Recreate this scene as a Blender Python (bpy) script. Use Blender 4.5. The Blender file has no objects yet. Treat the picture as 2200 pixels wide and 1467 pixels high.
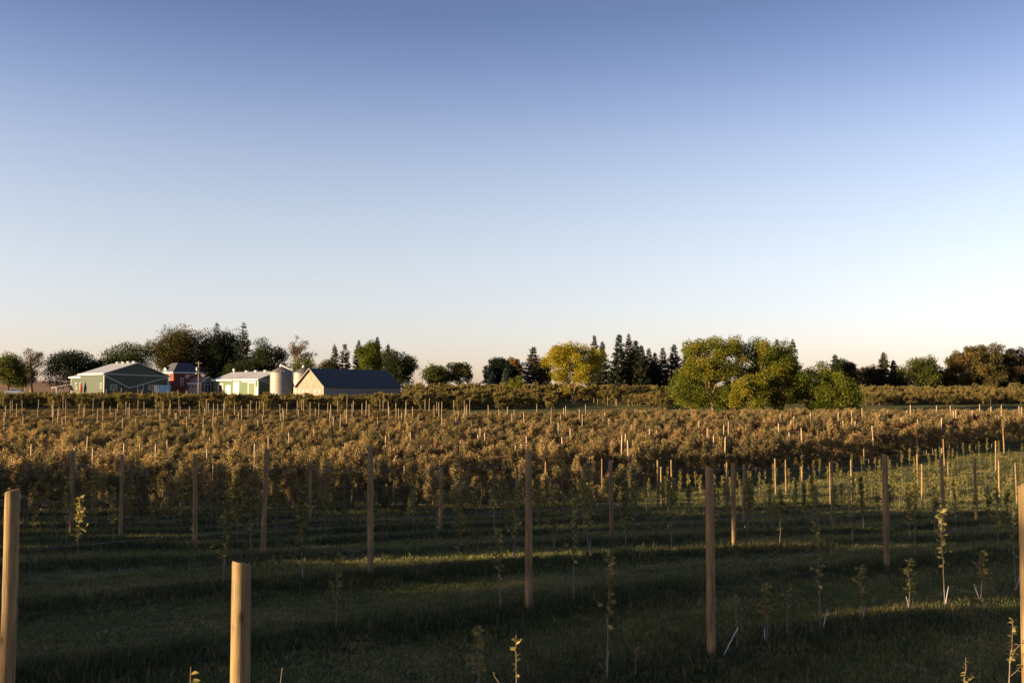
import bpy, math, random
import numpy as np
from mathutils import Vector

RAD = math.radians
random.seed(11)
rng = np.random.default_rng(11)
scene = bpy.context.scene
COL = scene.collection

# ------------------------------------------------------------------ camera
FPX = 2139.0                      # focal length in photograph pixels (35 mm on a 36 mm sensor)
EYE = 3.5                         # the photographer stands on a wagon
PITCH = math.atan((840.0 - 733.5) / FPX)
cam = bpy.data.cameras.new('camera')
cam.lens = 35.0
cam.sensor_width = 36.0
cam.clip_start = 0.1
cam.clip_end = 60000.0
cam_ob = bpy.data.objects.new('camera', cam)
COL.objects.link(cam_ob)
cam_ob.location = (0, 0, EYE)
cam_ob.rotation_euler = (math.pi / 2 + PITCH, 0, 0)
scene.camera = cam_ob

# ------------------------------------------------------------------ sky, sun, exposure
SUN_EL = RAD(10.0)
SUN_BEHIND = RAD(17.0)            # sun stands to the left, this far behind the camera's side
world = bpy.data.worlds.new('World')
scene.world = world
world.use_nodes = True
wn = world.node_tree.nodes
wl = world.node_tree.links
wn.clear()
sky = wn.new('ShaderNodeTexSky')
sky.sky_type = 'NISHITA'
sky.sun_disc = False
sky.sun_elevation = SUN_EL
sky.sun_rotation = math.pi * 1.5 - SUN_BEHIND
sky.altitude = 250.0
sky.air_density = 1.0
sky.dust_density = 0.7
sky.ozone_density = 1.5
bg = wn.new('ShaderNodeBackground')
bg.inputs['Strength'].default_value = 0.098
wo = wn.new('ShaderNodeOutputWorld')
wb = wn.new('ShaderNodeMix')
wb.data_type = 'RGBA'; wb.blend_type = 'MULTIPLY'
wb.inputs[0].default_value = 1.0
# haze and white balance by height above the horizon, the same all the way round
tcw = wn.new('ShaderNodeTexCoord'); sep = wn.new('ShaderNodeSeparateXYZ')
wl.new(tcw.outputs['Generated'], sep.inputs[0])
wr = wn.new('ShaderNodeValToRGB'); wr.color_ramp.interpolation = 'B_SPLINE'
stops = [(0.0, (2.25, 2.03, 2.95)), (.05, (2.42, 2.12, 2.82)), (.10, (2.85, 2.3, 2.54)), (.165, (3.25, 2.5, 2.5)), (.24, (3.0, 2.36, 2.5)), (.30, (2.2, 1.86, 2.25)), (.36, (1.52, 1.38, 1.78)), (1.0, (1.25, 1.14, 1.5))]
while len(wr.color_ramp.elements) < len(stops): wr.color_ramp.elements.new(.5)
for el_, (p_, c_) in zip(wr.color_ramp.elements, stops):
    el_.position = p_; el_.color = (c_[0] / 4, c_[1] / 4, c_[2] / 4, 1)
wl.new(sep.outputs['Z'], wr.inputs[0])
wl.new(wr.outputs[0], wb.inputs[7])
wl.new(sky.outputs['Color'], wb.inputs[6])
wl.new(wb.outputs[2], bg.inputs['Color'])
wl.new(bg.outputs['Background'], wo.inputs['Surface'])

sun = bpy.data.lights.new('sun', 'SUN')
sun.energy = 4.5
sun.angle = RAD(0.5)
sun.color = (1.0, 0.72, 0.38)
sun_ob = bpy.data.objects.new('sun', sun)
COL.objects.link(sun_ob)
LDIR = Vector((math.cos(SUN_BEHIND) * math.cos(SUN_EL), math.sin(SUN_BEHIND) * math.cos(SUN_EL), -math.sin(SUN_EL)))
sun_ob.rotation_euler = LDIR.to_track_quat('-Z', 'Y').to_euler()
sun_ob.location = (-60, -20, 40)

scene.view_settings.view_transform = 'Standard'
scene.view_settings.look = 'None'
scene.view_settings.exposure = 2.0
scene.view_settings.gamma = 1.0
scene.view_settings.use_curve_mapping = False
scene.render.engine = 'CYCLES'
scene.cycles.max_bounces = 6
scene.cycles.transparent_max_bounces = 6

# ------------------------------------------------------------------ geometry helpers
def ray(px, py):
    u = (px - 1100.0) / FPX
    v = (733.5 - py) / FPX
    c, s = math.cos(PITCH), math.sin(PITCH)
    return u, c - v * s, s + v * c

def at(px, py, Y):
    """world point that the photograph shows at (px, py) if it lies at depth Y"""
    u, fy, fz = ray(px, py)
    t = Y / fy
    return u * t, Y, EYE + fz * t

_ty = np.array([-500, 0, 16, 20, 23, 27, 31, 37, 42, 50, 60, 76, 100, 125, 150, 180, 205, 214, 228, 245, 270, 300, 350, 450, 800, 2000, 9000], float)
_tz = np.array([-3.5, -3.5, -3.5, -3.65, -3.85, -4.25, -4.6, -5.1, -5.45, -6.1, -6.85, -7.3, -7.1, -6.4, -5.6, -4.95, -4.5, -4.3, -3.2, -2.0, -1.1, -.5, -.2, -.2, -1., -3., -12.], float) + EYE
_sy = np.linspace(-500, 1000, 6001)
_sz = np.interp(_sy, _ty, _tz)
_k = np.ones(17) / 17
_sz = np.convolve(np.pad(_sz, 8, mode='edge'), _k, 'valid')

def sstep(a, b, x):
    t = np.clip((x - a) / (b - a), 0, 1)
    return t * t * (3 - 2 * t)

U = np.array([math.cos(RAD(34)), math.sin(RAD(34))])     # direction of the tree rows
N = np.array([-math.sin(RAD(34)), math.cos(RAD(34))])    # across the rows
P0 = np.array([2.62, 13.2])
ROWS = [-7.4, -3.7, 0.0, 3.75, 8.2, 12.7, 17.2, 21.7, 26.2, 30.7, 35.2, 39.7, 44.0]

def rown(X, Y):
    return (X - P0[0]) * N[0] + (Y - P0[1]) * N[1]

def rowt(X, Y):
    return (X - P0[0]) * U[0] + (Y - P0[1]) * U[1]

def rowxy(n, t):
    return P0[0] + n * N[0] + t * U[0], P0[1] + n * N[1] + t * U[1]

def rowdist(n):
    n = np.asarray(n, float)
    return np.min(np.abs(n[..., None] - np.array(ROWS)), axis=-1)

def T(X, Y):
    X = np.asarray(X, float)
    Y = np.asarray(Y, float)
    z = np.where(Y < 990, np.interp(Y, _sy, _sz), np.interp(Y, _ty, _tz))
    z = z + 1.15 * sstep(10, 55, X) * sstep(62, 97, Y) * (1 - sstep(110, 160, Y))
    w = (np.sin(X * .21 + 1.3) * np.cos(Y * .17 + .4) * .05 + np.sin(X * .53 + Y * .31) * .03)
    z = z + w * (1 - sstep(150, 300, Y))
    n = rown(X, Y)
    berm = .10 * np.exp(-(rowdist(n) / .55) ** 2) * (1 - sstep(60, 90, Y))
    return z + berm

def Tf(X, Y):
    return float(T(X, Y))

def link(name, data, parent=None):
    o = bpy.data.objects.new(name, data)
    COL.objects.link(o)
    if parent is not None:
        o.parent = parent
    return o

def tag(o, label=None, cat=None, group=None, kind=None):
    if label: o['label'] = label
    if cat: o['category'] = cat
    if group: o['group'] = group
    if kind: o['kind'] = kind
    return o

def thing(name, label, cat, loc, rz=0.0, group=None):
    o = bpy.data.objects.new(name, None)
    o.empty_display_size = .2
    COL.objects.link(o)
    o.location = loc
    o.rotation_euler = (0, 0, rz)
    return tag(o, label, cat, group)

def copy_tree(o, parent=None):
    c = o.copy()
    COL.objects.link(c)
    c.parent = parent
    for ch in list(o.children):
        copy_tree(ch, c)
    return c

def np_mesh(name, V, Fq, mat=None, tint=None, smooth=False):
    V = np.asarray(V, np.float32)
    Fq = np.asarray(Fq, np.int32)
    me = bpy.data.meshes.new(name)
    me.vertices.add(len(V))
    me.vertices.foreach_set('co', V.ravel())
    nf = len(Fq)
    me.loops.add(nf * 4)
    me.loops.foreach_set('vertex_index', Fq.ravel())
    me.polygons.add(nf)
    me.polygons.foreach_set('loop_start', np.arange(0, nf * 4, 4, dtype=np.int32))
    me.polygons.foreach_set('loop_total', np.full(nf, 4, np.int32))
    if smooth:
        me.polygons.foreach_set('use_smooth', np.ones(nf, bool))
    if tint is not None:
        a = me.attributes.new('tint', 'FLOAT', 'FACE')
        a.data.foreach_set('value', np.asarray(tint, np.float32))
    me.update(calc_edges=True)
    if mat: me.materials.append(mat)
    return me

class QB:
    """collects quads"""
    def __init__(s):
        s.V = []; s.F = []; s.t = []; s.n = 0
    def add(s, V, Fq, tint=None):
        V = np.asarray(V, float); Fq = np.asarray(Fq, int)
        s.V.append(V); s.F.append(Fq + s.n); s.n += len(V)
        s.t.append(np.full(len(Fq), .5) if tint is None else np.asarray(tint, float))
    def tube(s, pts, rad, k=6, tint=.5, jitter=0.0, r=None):
        pts = np.asarray(pts, float); m = len(pts)
        rad = np.broadcast_to(np.asarray(rad, float), (m,))
        d = np.gradient(pts, axis=0)
        d /= np.linalg.norm(d, axis=1)[:, None] + 1e-9
        ref = np.where(np.abs(d[:, 2:3]) > .9, np.array([[1., 0, 0]]), np.array([[0, 0, 1.]]))
        a = np.cross(d, ref); a /= np.linalg.norm(a, axis=1)[:, None] + 1e-9
        b = np.cross(d, a)
        th = np.linspace(0, 2 * math.pi, k, endpoint=False)
        rr = np.ones((m, k))
        if jitter and r is not None:
            rr += r.uniform(-jitter, jitter, (m, k))
        ring = pts[:, None, :] + (rad[:, None] * rr)[:, :, None] * (np.cos(th)[None, :, None] * a[:, None, :] + np.sin(th)[None, :, None] * b[:, None, :])
        V = ring.reshape(-1, 3)
        i = np.arange(m - 1)[:, None] * k; j = np.arange(k)[None, :]; j2 = (j + 1) % k
        Fq = np.stack([i + j, i + j2, i + k + j2, i + k + j], -1).reshape(-1, 4)
        s.add(V, Fq, np.full(len(Fq), tint))
    def leaves(s, C, D, L, Wd, tint, r, fold=.0):
        C = np.asarray(C, float); n = len(C)
        D = np.asarray(D, float); D = D / (np.linalg.norm(D, axis=1)[:, None] + 1e-9)
        S = np.cross(D, r.normal(size=(n, 3))); S /= np.linalg.norm(S, axis=1)[:, None] + 1e-9
        Nn = np.cross(D, S)
        L = np.broadcast_to(L, (n,))[:, None]; Wd = np.broadcast_to(Wd, (n,))[:, None]
        mid = C + D * L * .5
        V = np.stack([C, mid + S * Wd * .5 + Nn * L * fold, C + D * L, mid - S * Wd * .5 + Nn * L * fold], 1).reshape(-1, 3)
        s.add(V, np.arange(n * 4).reshape(n, 4), np.broadcast_to(tint, (n,)))
    def arrays(s):
        return np.concatenate(s.V), np.concatenate(s.F), np.concatenate(s.t)
    def mesh(s, name, mat, smooth=False):
        V, Fq, t = s.arrays()
        return np_mesh(name, V, Fq, mat, t, smooth)
    def build(s, name, mat, parent=None, smooth=False):
        return link(name, s.mesh(name, mat, smooth), parent)

class PB:
    """collects general polygons (buildings and small hard things)"""
    def __init__(s):
        s.V = []; s.F = []
    def poly(s, pts):
        i = len(s.V); s.V += [tuple(p) for p in pts]; s.F.append(list(range(i, i + len(pts))))
    def box(s, x0, x1, y0, y1, z0, z1):
        i = len(s.V)
        s.V += [(x0, y0, z0), (x1, y0, z0), (x1, y1, z0), (x0, y1, z0), (x0, y0, z1), (x1, y0, z1), (x1, y1, z1), (x0, y1, z1)]
        s.F += [[i, i+3, i+2, i+1], [i+4, i+5, i+6, i+7], [i, i+1, i+5, i+4], [i+1, i+2, i+6, i+5], [i+2, i+3, i+7, i+6], [i+3, i, i+4, i+7]]
    def slab(s, quad, th):
        """quad of 4 points thickened downwards"""
        i = len(s.V); s.V += [tuple(p) for p in quad] + [(p[0], p[1], p[2] - th) for p in quad]
        s.F += [[i, i+1, i+2, i+3], [i+7, i+6, i+5, i+4]] + [[i+a, i+4+a, i+4+(a+1) % 4, i+(a+1) % 4] for a in range(4)]
    def lathe(s, prof, cx=0, cy=0, k=24):
        i = len(s.V)
        for (r, z) in prof:
            for a in range(k):
                th = 2 * math.pi * a / k
                s.V.append((cx + r * math.cos(th), cy + r * math.sin(th), z))
        for m in range(len(prof) - 1):
            for a in range(k):
                b = (a + 1) % k
                s.F.append([i + m*k + a, i + m*k + b, i + (m+1)*k + b, i + (m+1)*k + a])
    def bar(s, p, q, w, d=None):
        """square bar between two points"""
        p = Vector(p); q = Vector(q); d = d or w
        ax = (q - p).normalized()
        ref = Vector((0, 0, 1)) if abs(ax.z) < .9 else Vector((1, 0, 0))
        a = ax.cross(ref).normalized() * w / 2; b = ax.cross(a).normalized() * d / 2
        i = len(s.V)
        for c in (p, q):
            s.V += [tuple(c + a + b), tuple(c - a + b), tuple(c - a - b), tuple(c + a - b)]
        s.F += [[i, i+1, i+2, i+3], [i+7, i+6, i+5, i+4]] + [[i+m, i+4+m, i+4+(m+1) % 4, i+(m+1) % 4] for m in range(4)]
    def build(s, name, mat, parent=None, smooth=False):
        me = bpy.data.meshes.new(name)
        me.from_pydata(s.V, [], s.F)
        if smooth:
            for p in me.polygons: p.use_smooth = True
        me.update()
        me.materials.append(mat)
        return link(name, me, parent)

# ------------------------------------------------------------------ materials
def new_mat(name):
    m = bpy.data.materials.new(name)
    m.use_nodes = True
    nt = m.node_tree
    nt.nodes.clear()
    out = nt.nodes.new('ShaderNodeOutputMaterial')
    return m, nt, out

def ramp(nt, stops):
    r = nt.nodes.new('ShaderNodeValToRGB')
    e = r.color_ramp.elements
    while len(e) < len(stops): e.new(.5)
    for i, (p, c) in enumerate(stops):
        e[i].position = p; e[i].color = (c[0], c[1], c[2], 1)
    return r

def foliage(name, stops, trans=.35, gloss=.04, spread=.35):
    m, nt, out = new_mat(name)
    at_ = nt.nodes.new('ShaderNodeAttribute'); at_.attribute_name = 'tint'
    oi = nt.nodes.new('ShaderNodeObjectInfo')
    mr = nt.nodes.new('ShaderNodeMath'); mr.operation = 'MULTIPLY_ADD'
    mr.inputs[1].default_value = spread; mr.inputs[2].default_value = -spread / 2
    nt.links.new(oi.outputs['Random'], mr.inputs[0])
    ad = nt.nodes.new('ShaderNodeMath'); ad.operation = 'ADD'
    nt.links.new(at_.outputs['Fac'], ad.inputs[0]); nt.links.new(mr.outputs[0], ad.inputs[1])
    rp = ramp(nt, stops)
    nt.links.new(ad.outputs[0], rp.inputs[0])
    df = nt.nodes.new('ShaderNodeBsdfPrincipled')
    df.inputs['Roughness'].default_value = .62
    df.inputs['Specular IOR Level'].default_value = gloss * 2
    tr = nt.nodes.new('ShaderNodeBsdfTranslucent')
    hs = nt.nodes.new('ShaderNodeHueSaturation')
    hs.inputs['Saturation'].default_value = 1.15; hs.inputs['Value'].default_value = 1.15
    nt.links.new(rp.outputs[0], df.inputs['Base Color'])
    nt.links.new(rp.outputs[0], hs.inputs['Color'])
    nt.links.new(hs.outputs[0], tr.inputs['Color'])
    mx = nt.nodes.new('ShaderNodeMixShader'); mx.inputs[0].default_value = trans
    nt.links.new(df.outputs[0], mx.inputs[1]); nt.links.new(tr.outputs[0], mx.inputs[2])
    nt.links.new(mx.outputs[0], out.inputs['Surface'])
    return m

def plain(name, col, rough=.7, noise=.12, scale=3.0, metal=0.0, stretch=(1, 1, 1), spec=.3, col2=None, bump=0.0, bscale=20.0):
    m, nt, out = new_mat(name)
    tc = nt.nodes.new('ShaderNodeTexCoord')
    mp = nt.nodes.new('ShaderNodeMapping'); mp.inputs['Scale'].default_value = stretch
    nt.links.new(tc.outputs['Object'], mp.inputs['Vector'])
    nz = nt.nodes.new('ShaderNodeTexNoise'); nz.inputs['Scale'].default_value = scale; nz.inputs['Detail'].default_value = 6
    nt.links.new(mp.outputs[0], nz.inputs['Vector'])
    c2 = col2 or tuple(c * (1 - 2 * noise) for c in col)
    rp = ramp(nt, [(.3, c2), (.7, col)])
    nt.links.new(nz.outputs['Fac'], rp.inputs[0])
    b = nt.nodes.new('ShaderNodeBsdfPrincipled')
    b.inputs['Roughness'].default_value = rough; b.inputs['Metallic'].default_value = metal
    b.inputs['Specular IOR Level'].default_value = spec
    nt.links.new(rp.outputs[0], b.inputs['Base Color'])
    if bump:
        n2 = nt.nodes.new('ShaderNodeTexNoise'); n2.inputs['Scale'].default_value = bscale; n2.inputs['Detail'].default_value = 5
        nt.links.new(mp.outputs[0], n2.inputs['Vector'])
        bp = nt.nodes.new('ShaderNodeBump'); bp.inputs['Strength'].default_value = bump; bp.inputs['Distance'].default_value = .02
        nt.links.new(n2.outputs['Fac'], bp.inputs['Height'])
        nt.links.new(bp.outputs[0], b.inputs['Normal'])
    nt.links.new(b.outputs[0], out.inputs['Surface'])
    return m

def ribbed(name, col, period=.3, axis='X', rough=.45, metal=.0, strength=.5):
    """sheet metal with standing ribs"""
    m = plain(name, col, rough, .06, 1.2, metal)
    nt = m.node_tree
    b = [n for n in nt.nodes if n.type == 'BSDF_PRINCIPLED'][0]
    tc = [n for n in nt.nodes if n.type == 'TEX_COORD'][0]
    wv = nt.nodes.new('ShaderNodeTexWave'); wv.bands_direction = axis
    wv.inputs['Scale'].default_value = .314 / period
    nt.links.new(tc.outputs['Object'], wv.inputs['Vector'])
    bp = nt.nodes.new('ShaderNodeBump'); bp.inputs['Strength'].default_value = strength; bp.inputs['Distance'].default_value = .03
    nt.links.new(wv.outputs['Fac'], bp.inputs['Height'])
    nt.links.new(bp.outputs[0], b.inputs['Normal'])
    return m

M = {}
M['bark'] = plain('bark', (.10, .07, .05), .9, .25, 4, stretch=(1, 1, .25), bump=.6)
M['bark_pale'] = plain('bark_pale', (.26, .17, .11), .9, .2, 4, stretch=(1, 1, .25))
M['apple_bark'] = plain('apple_bark', (.17, .13, .10), .9, .2, 8)
M['oak'] = foliage('oak_leaves', [(.0, (.014, .022, .008)), (.45, (.032, .040, .012)), (.75, (.06, .056, .015)), (1, (.18, .075, .02))])
M['oak_dark'] = foliage('oak_leaves_dark', [(.0, (.010, .017, .008)), (.5, (.024, .033, .012)), (1, (.06, .05, .017))])
M['maple_olive'] = foliage('olive_leaves', [(.0, (.03, .042, .012)), (.5, (.075, .088, .022)), (1, (.15, .13, .03))])
M['rust'] = foliage('rust_leaves', [(.0, (.04, .042, .016)), (.45, (.10, .082, .028)), (.8, (.17, .095, .032)), (1, (.27, .11, .035))])
M['brown'] = foliage('brown_leaves', [(.0, (.024, .022, .013)), (.5, (.055, .042, .025)), (1, (.11, .07, .04))])
M['yellow'] = foliage('yellow_leaves', [(.0, (.10, .095, .012)), (.5, (.24, .20, .018)), (1, (.36, .28, .03))], trans=.4)
M['locust'] = foliage('locust_leaves', [(.0, (.036, .056, .010)), (.45, (.104, .118, .018)), (.75, (.165, .152, .022)), (1, (.24, .165, .03))], trans=.4)
M['spruce'] = foliage('spruce_needles', [(.0, (.012, .022, .012)), (.5, (.030, .040, .022)), (1, (.075, .065, .04))], trans=.15)
M['spruce_brown'] = foliage('spruce_needles_brown', [(.0, (.022, .024, .014)), (.5, (.06, .052, .03)), (1, (.12, .085, .055))], trans=.15)
M['spruce_blue'] = foliage('spruce_needles_blue', [(.0, (.02, .032, .03)), (.5, (.045, .065, .06)), (1, (.08, .10, .09))], trans=.1)
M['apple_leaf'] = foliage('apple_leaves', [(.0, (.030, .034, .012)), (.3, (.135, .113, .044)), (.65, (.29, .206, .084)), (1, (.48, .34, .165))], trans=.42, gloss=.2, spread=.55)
M['young_leaf'] = foliage('young_apple_leaves', [(.0, (.055, .062, .02)), (.5, (.17, .16, .048)), (1, (.36, .26, .075))], trans=.4, gloss=.2)
M['hedge_leaf'] = foliage('far_apple_leaves', [(.0, (.05, .048, .018)), (.35, (.15, .125, .045)), (.75, (.26, .20, .075)), (1, (.36, .25, .10))], trans=.38)
M['grass'] = foliage('mown_grass', [(.0, (.062, .082, .026)), (.5, (.165, .168, .056)), (.8, (.27, .22, .095)), (1, (.36, .28, .14))], trans=.3, spread=.5)
M['long_grass'] = foliage('long_grass', [(.0, (.026, .038, .015)), (.55, (.075, .085, .034)), (.85, (.17, .14, .065)), (1, (.30, .23, .12))], trans=.3, spread=.5)
M['red_apple'] = plain('red_apple', (.26, .03, .022), .35, .2, 6, spec=.5)
M['guard'] = plain('white_guard', (.34, .34, .37), .5, .05)
M['wire'] = plain('wire', (.13, .13, .13), .6, .1)
M['hose'] = plain('black_hose', (.015, .015, .015), .6, .1)

def wood_mat(name, a, b, knots=True):
    m, nt, out = new_mat(name)
    tc = nt.nodes.new('ShaderNodeTexCoord')
    oi = nt.nodes.new('ShaderNodeObjectInfo')
    addv = nt.nodes.new('ShaderNodeVectorMath'); addv.operation = 'ADD'
    mulv = nt.nodes.new('ShaderNodeVectorMath'); mulv.operation = 'SCALE'; mulv.inputs['Scale'].default_value = 37.0
    cmb = nt.nodes.new('ShaderNodeCombineXYZ')
    for i in range(3): nt.links.new(oi.outputs['Random'], cmb.inputs[i])
    nt.links.new(cmb.outputs[0], mulv.inputs[0])
    nt.links.new(tc.outputs['Object'], addv.inputs[0]); nt.links.new(mulv.outputs[0], addv.inputs[1])
    mp = nt.nodes.new('ShaderNodeMapping'); mp.inputs['Scale'].default_value = (22, 22, 1.3)
    nt.links.new(addv.outputs[0], mp.inputs[0])
    nz = nt.nodes.new('ShaderNodeTexNoise'); nz.inputs['Scale'].default_value = 1.6; nz.inputs['Detail'].default_value = 8; nz.inputs['Roughness'].default_value = .65
    nt.links.new(mp.outputs[0], nz.inputs['Vector'])
    rp = ramp(nt, [(.32, b), (.52, tuple((x + y) / 2 for x, y in zip(a, b))), (.68, a)])
    nt.links.new(nz.outputs['Fac'], rp.inputs[0])
    mp2 = nt.nodes.new('ShaderNodeMapping'); mp2.inputs['Scale'].default_value = (7, 7, 3.2)
    nt.links.new(addv.outputs[0], mp2.inputs[0])
    vo = nt.nodes.new('ShaderNodeTexVoronoi'); vo.inputs['Scale'].default_value = 1.0
    nt.links.new(mp2.outputs[0], vo.inputs['Vector'])
    rk = ramp(nt, [(.05, (.25, .2, .16)), (.13, (1, 1, 1))])
    nt.links.new(vo.outputs['Distance'], rk.inputs[0])
    mx = nt.nodes.new('ShaderNodeMix'); mx.data_type = 'RGBA'; mx.blend_type = 'MULTIPLY'; mx.inputs[0].default_value = .75 if knots else 0
    nt.links.new(rp.outputs[0], mx.inputs[6]); nt.links.new(rk.outputs[0], mx.inputs[7])
    mp3 = nt.nodes.new('ShaderNodeMapping'); mp3.inputs['Scale'].default_value = (55, 55, .9)
    nt.links.new(addv.outputs[0], mp3.inputs[0])
    nc = nt.nodes.new('ShaderNodeTexNoise'); nc.inputs['Scale'].default_value = 1.0; nc.inputs['Detail'].default_value = 3
    nt.links.new(mp3.outputs[0], nc.inputs['Vector'])
    rc = ramp(nt, [(.34, (.32, .28, .25)), (.44, (1, 1, 1))]); nt.links.new(nc.outputs['Fac'], rc.inputs[0])
    nw = nt.nodes.new('ShaderNodeTexNoise'); nw.inputs['Scale'].default_value = 1.7; nw.inputs['Detail'].default_value = 4
    nt.links.new(addv.outputs[0], nw.inputs['Vector'])
    rw = ramp(nt, [(.35, (.66, .68, .74)), (.6, (1.05, 1.0, .95))]); nt.links.new(nw.outputs['Fac'], rw.inputs[0])
    m2 = nt.nodes.new('ShaderNodeMix'); m2.data_type = 'RGBA'; m2.blend_type = 'MULTIPLY'; m2.inputs[0].default_value = .8
    nt.links.new(mx.outputs[2], m2.inputs[6]); nt.links.new(rc.outputs[0], m2.inputs[7])
    m3 = nt.nodes.new('ShaderNodeMix'); m3.data_type = 'RGBA'; m3.blend_type = 'MULTIPLY'; m3.inputs[0].default_value = .9
    nt.links.new(m2.outputs[2], m3.inputs[6]); nt.links.new(rw.outputs[0], m3.inputs[7])
    bs = nt.nodes.new('ShaderNodeBsdfPrincipled'); bs.inputs['Roughness'].default_value = .8; bs.inputs['Specular IOR Level'].default_value = .2
    nt.links.new(m3.outputs[2], bs.inputs['Base Color'])
    bp = nt.nodes.new('ShaderNodeBump'); bp.inputs['Strength'].default_value = .9; bp.inputs['Distance'].default_value = .012
    nt.links.new(nz.outputs['Fac'], bp.inputs['Height']); nt.links.new(bp.outputs[0], bs.inputs['Normal'])
    nt.links.new(bs.outputs[0], out.inputs['Surface'])
    return m
M['post'] = wood_mat('post_wood', (.30, .215, .105), (.15, .10, .052))
M['post_end'] = plain('post_end_grain', (.34, .20, .10), .85, .2, 30)
M['stake'] = wood_mat('stake_wood', (.46, .36, .25), (.32, .25, .17), knots=False)

def ground_mat():
    m, nt, out = new_mat('orchard_ground')
    tc = nt.nodes.new('ShaderNodeTexCoord')
    n1 = nt.nodes.new('ShaderNodeTexNoise'); n1.inputs['Scale'].default_value = .35; n1.inputs['Detail'].default_value = 8
    n2 = nt.nodes.new('ShaderNodeTexNoise'); n2.inputs['Scale'].default_value = 9; n2.inputs['Detail'].default_value = 8
    for n in (n1, n2): nt.links.new(tc.outputs['Object'], n.inputs['Vector'])
    r1 = ramp(nt, [(.3, (.044, .056, .02)), (.5, (.092, .10, .036)), (.72, (.15, .13, .056))])
    r2 = ramp(nt, [(.3, (.45, .45, .45)), (.75, (1.25, 1.2, 1.1))])
    nt.links.new(n1.outputs['Fac'], r1.inputs[0]); nt.links.new(n2.outputs['Fac'], r2.inputs[0])
    mx = nt.nodes.new('ShaderNodeMix'); mx.data_type = 'RGBA'; mx.blend_type = 'MULTIPLY'; mx.inputs[0].default_value = 1
    nt.links.new(r1.outputs[0], mx.inputs[6]); nt.links.new(r2.outputs[0], mx.inputs[7])
    at_ = nt.nodes.new('ShaderNodeAttribute'); at_.attribute_name = 'strip'
    mx2 = nt.nodes.new('ShaderNodeMix'); mx2.data_type = 'RGBA'
    nt.links.new(at_.outputs['Fac'], mx2.inputs[0]); nt.links.new(mx.outputs[2], mx2.inputs[6])
    r3 = ramp(nt, [(.3, (.034, .032, .018)), (.7, (.075, .062, .036))]); nt.links.new(n2.outputs['Fac'], r3.inputs[0])
    nt.links.new(r3.outputs[0], mx2.inputs[7])
    bs = nt.nodes.new('ShaderNodeBsdfPrincipled'); bs.inputs['Roughness'].default_value = .95; bs.inputs['Specular IOR Level'].default_value = .1
    nt.links.new(mx2.outputs[2], bs.inputs['Base Color'])
    bp = nt.nodes.new('ShaderNodeBump'); bp.inputs['Strength'].default_value = .8; bp.inputs['Distance'].default_value = .08
    nt.links.new(n2.outputs['Fac'], bp.inputs['Height']); nt.links.new(bp.outputs[0], bs.inputs['Normal'])
    nt.links.new(bs.outputs[0], out.inputs['Surface'])
    return m
M['ground'] = ground_mat()

# ------------------------------------------------------------------ ground
def axis(parts):
    return np.unique(np.concatenate([np.arange(a, b, s) for a, b, s in parts]))
gx = axis([(-60, 60.1, .9), (-400, -60, 6), (60, 400.1, 6), (-9000, -400, 260), (400, 9001, 260)])
gy = axis([(-400, -20, 20), (-20, 75, .6), (75, 330, 2.5), (330, 1000, 25), (1000, 12001, 400)])
GX, GY = np.meshgrid(gx, gy)
GZ = T(GX, GY)
nx, ny = len(gx), len(gy)
V = np.stack([GX, GY, GZ], -1).reshape(-1, 3)
ii = np.arange(ny - 1)[:, None] * nx + np.arange(nx - 1)[None, :]
Fq = np.stack([ii, ii + 1, ii + nx + 1, ii + nx], -1).reshape(-1, 4)
gme = np_mesh('ground', V, Fq, M['ground'], None, True)
sa = gme.attributes.new('strip', 'FLOAT', 'POINT')
strip = np.exp(-(rowdist(rown(GX, GY)) / .5) ** 4) * (1 - sstep(55, 80, GY))
sa.data.foreach_set('value', strip.astype(np.float32).ravel())
ground = link('ground', gme)
tag(ground, 'rolling grassy orchard ground falling into a shallow dip', None, None, 'structure')

# far stubble hill at the left
hb = QB()
hx = np.linspace(-520, -180, 40); hy = np.linspace(470, 760, 16)
HX, HY = np.meshgrid(hx, hy)
HZ = T(HX, HY) - .6 + 7.6 * np.exp(-((HX + 300) / 75) ** 2 - ((HY - 610) / 80) ** 2)
jj = np.arange(15)[:, None] * 40 + np.arange(39)[None, :]
hb.add(np.stack([HX, HY, HZ], -1).reshape(-1, 3), np.stack([jj, jj + 1, jj + 41, jj + 40], -1).reshape(-1, 4))
M['stubble'] = plain('stubble_field', (.20, .10, .04), .9, .15, .05)
tag(hb.build('hill', M['stubble'], None, True), 'low tan stubble hill far behind the left trees', None, None, 'structure')

# ------------------------------------------------------------------ trees
def twist(r, n, amp):
    return np.cumsum(r.normal(0, amp, (n, 3)) * [1, 1, .3], axis=0)

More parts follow.
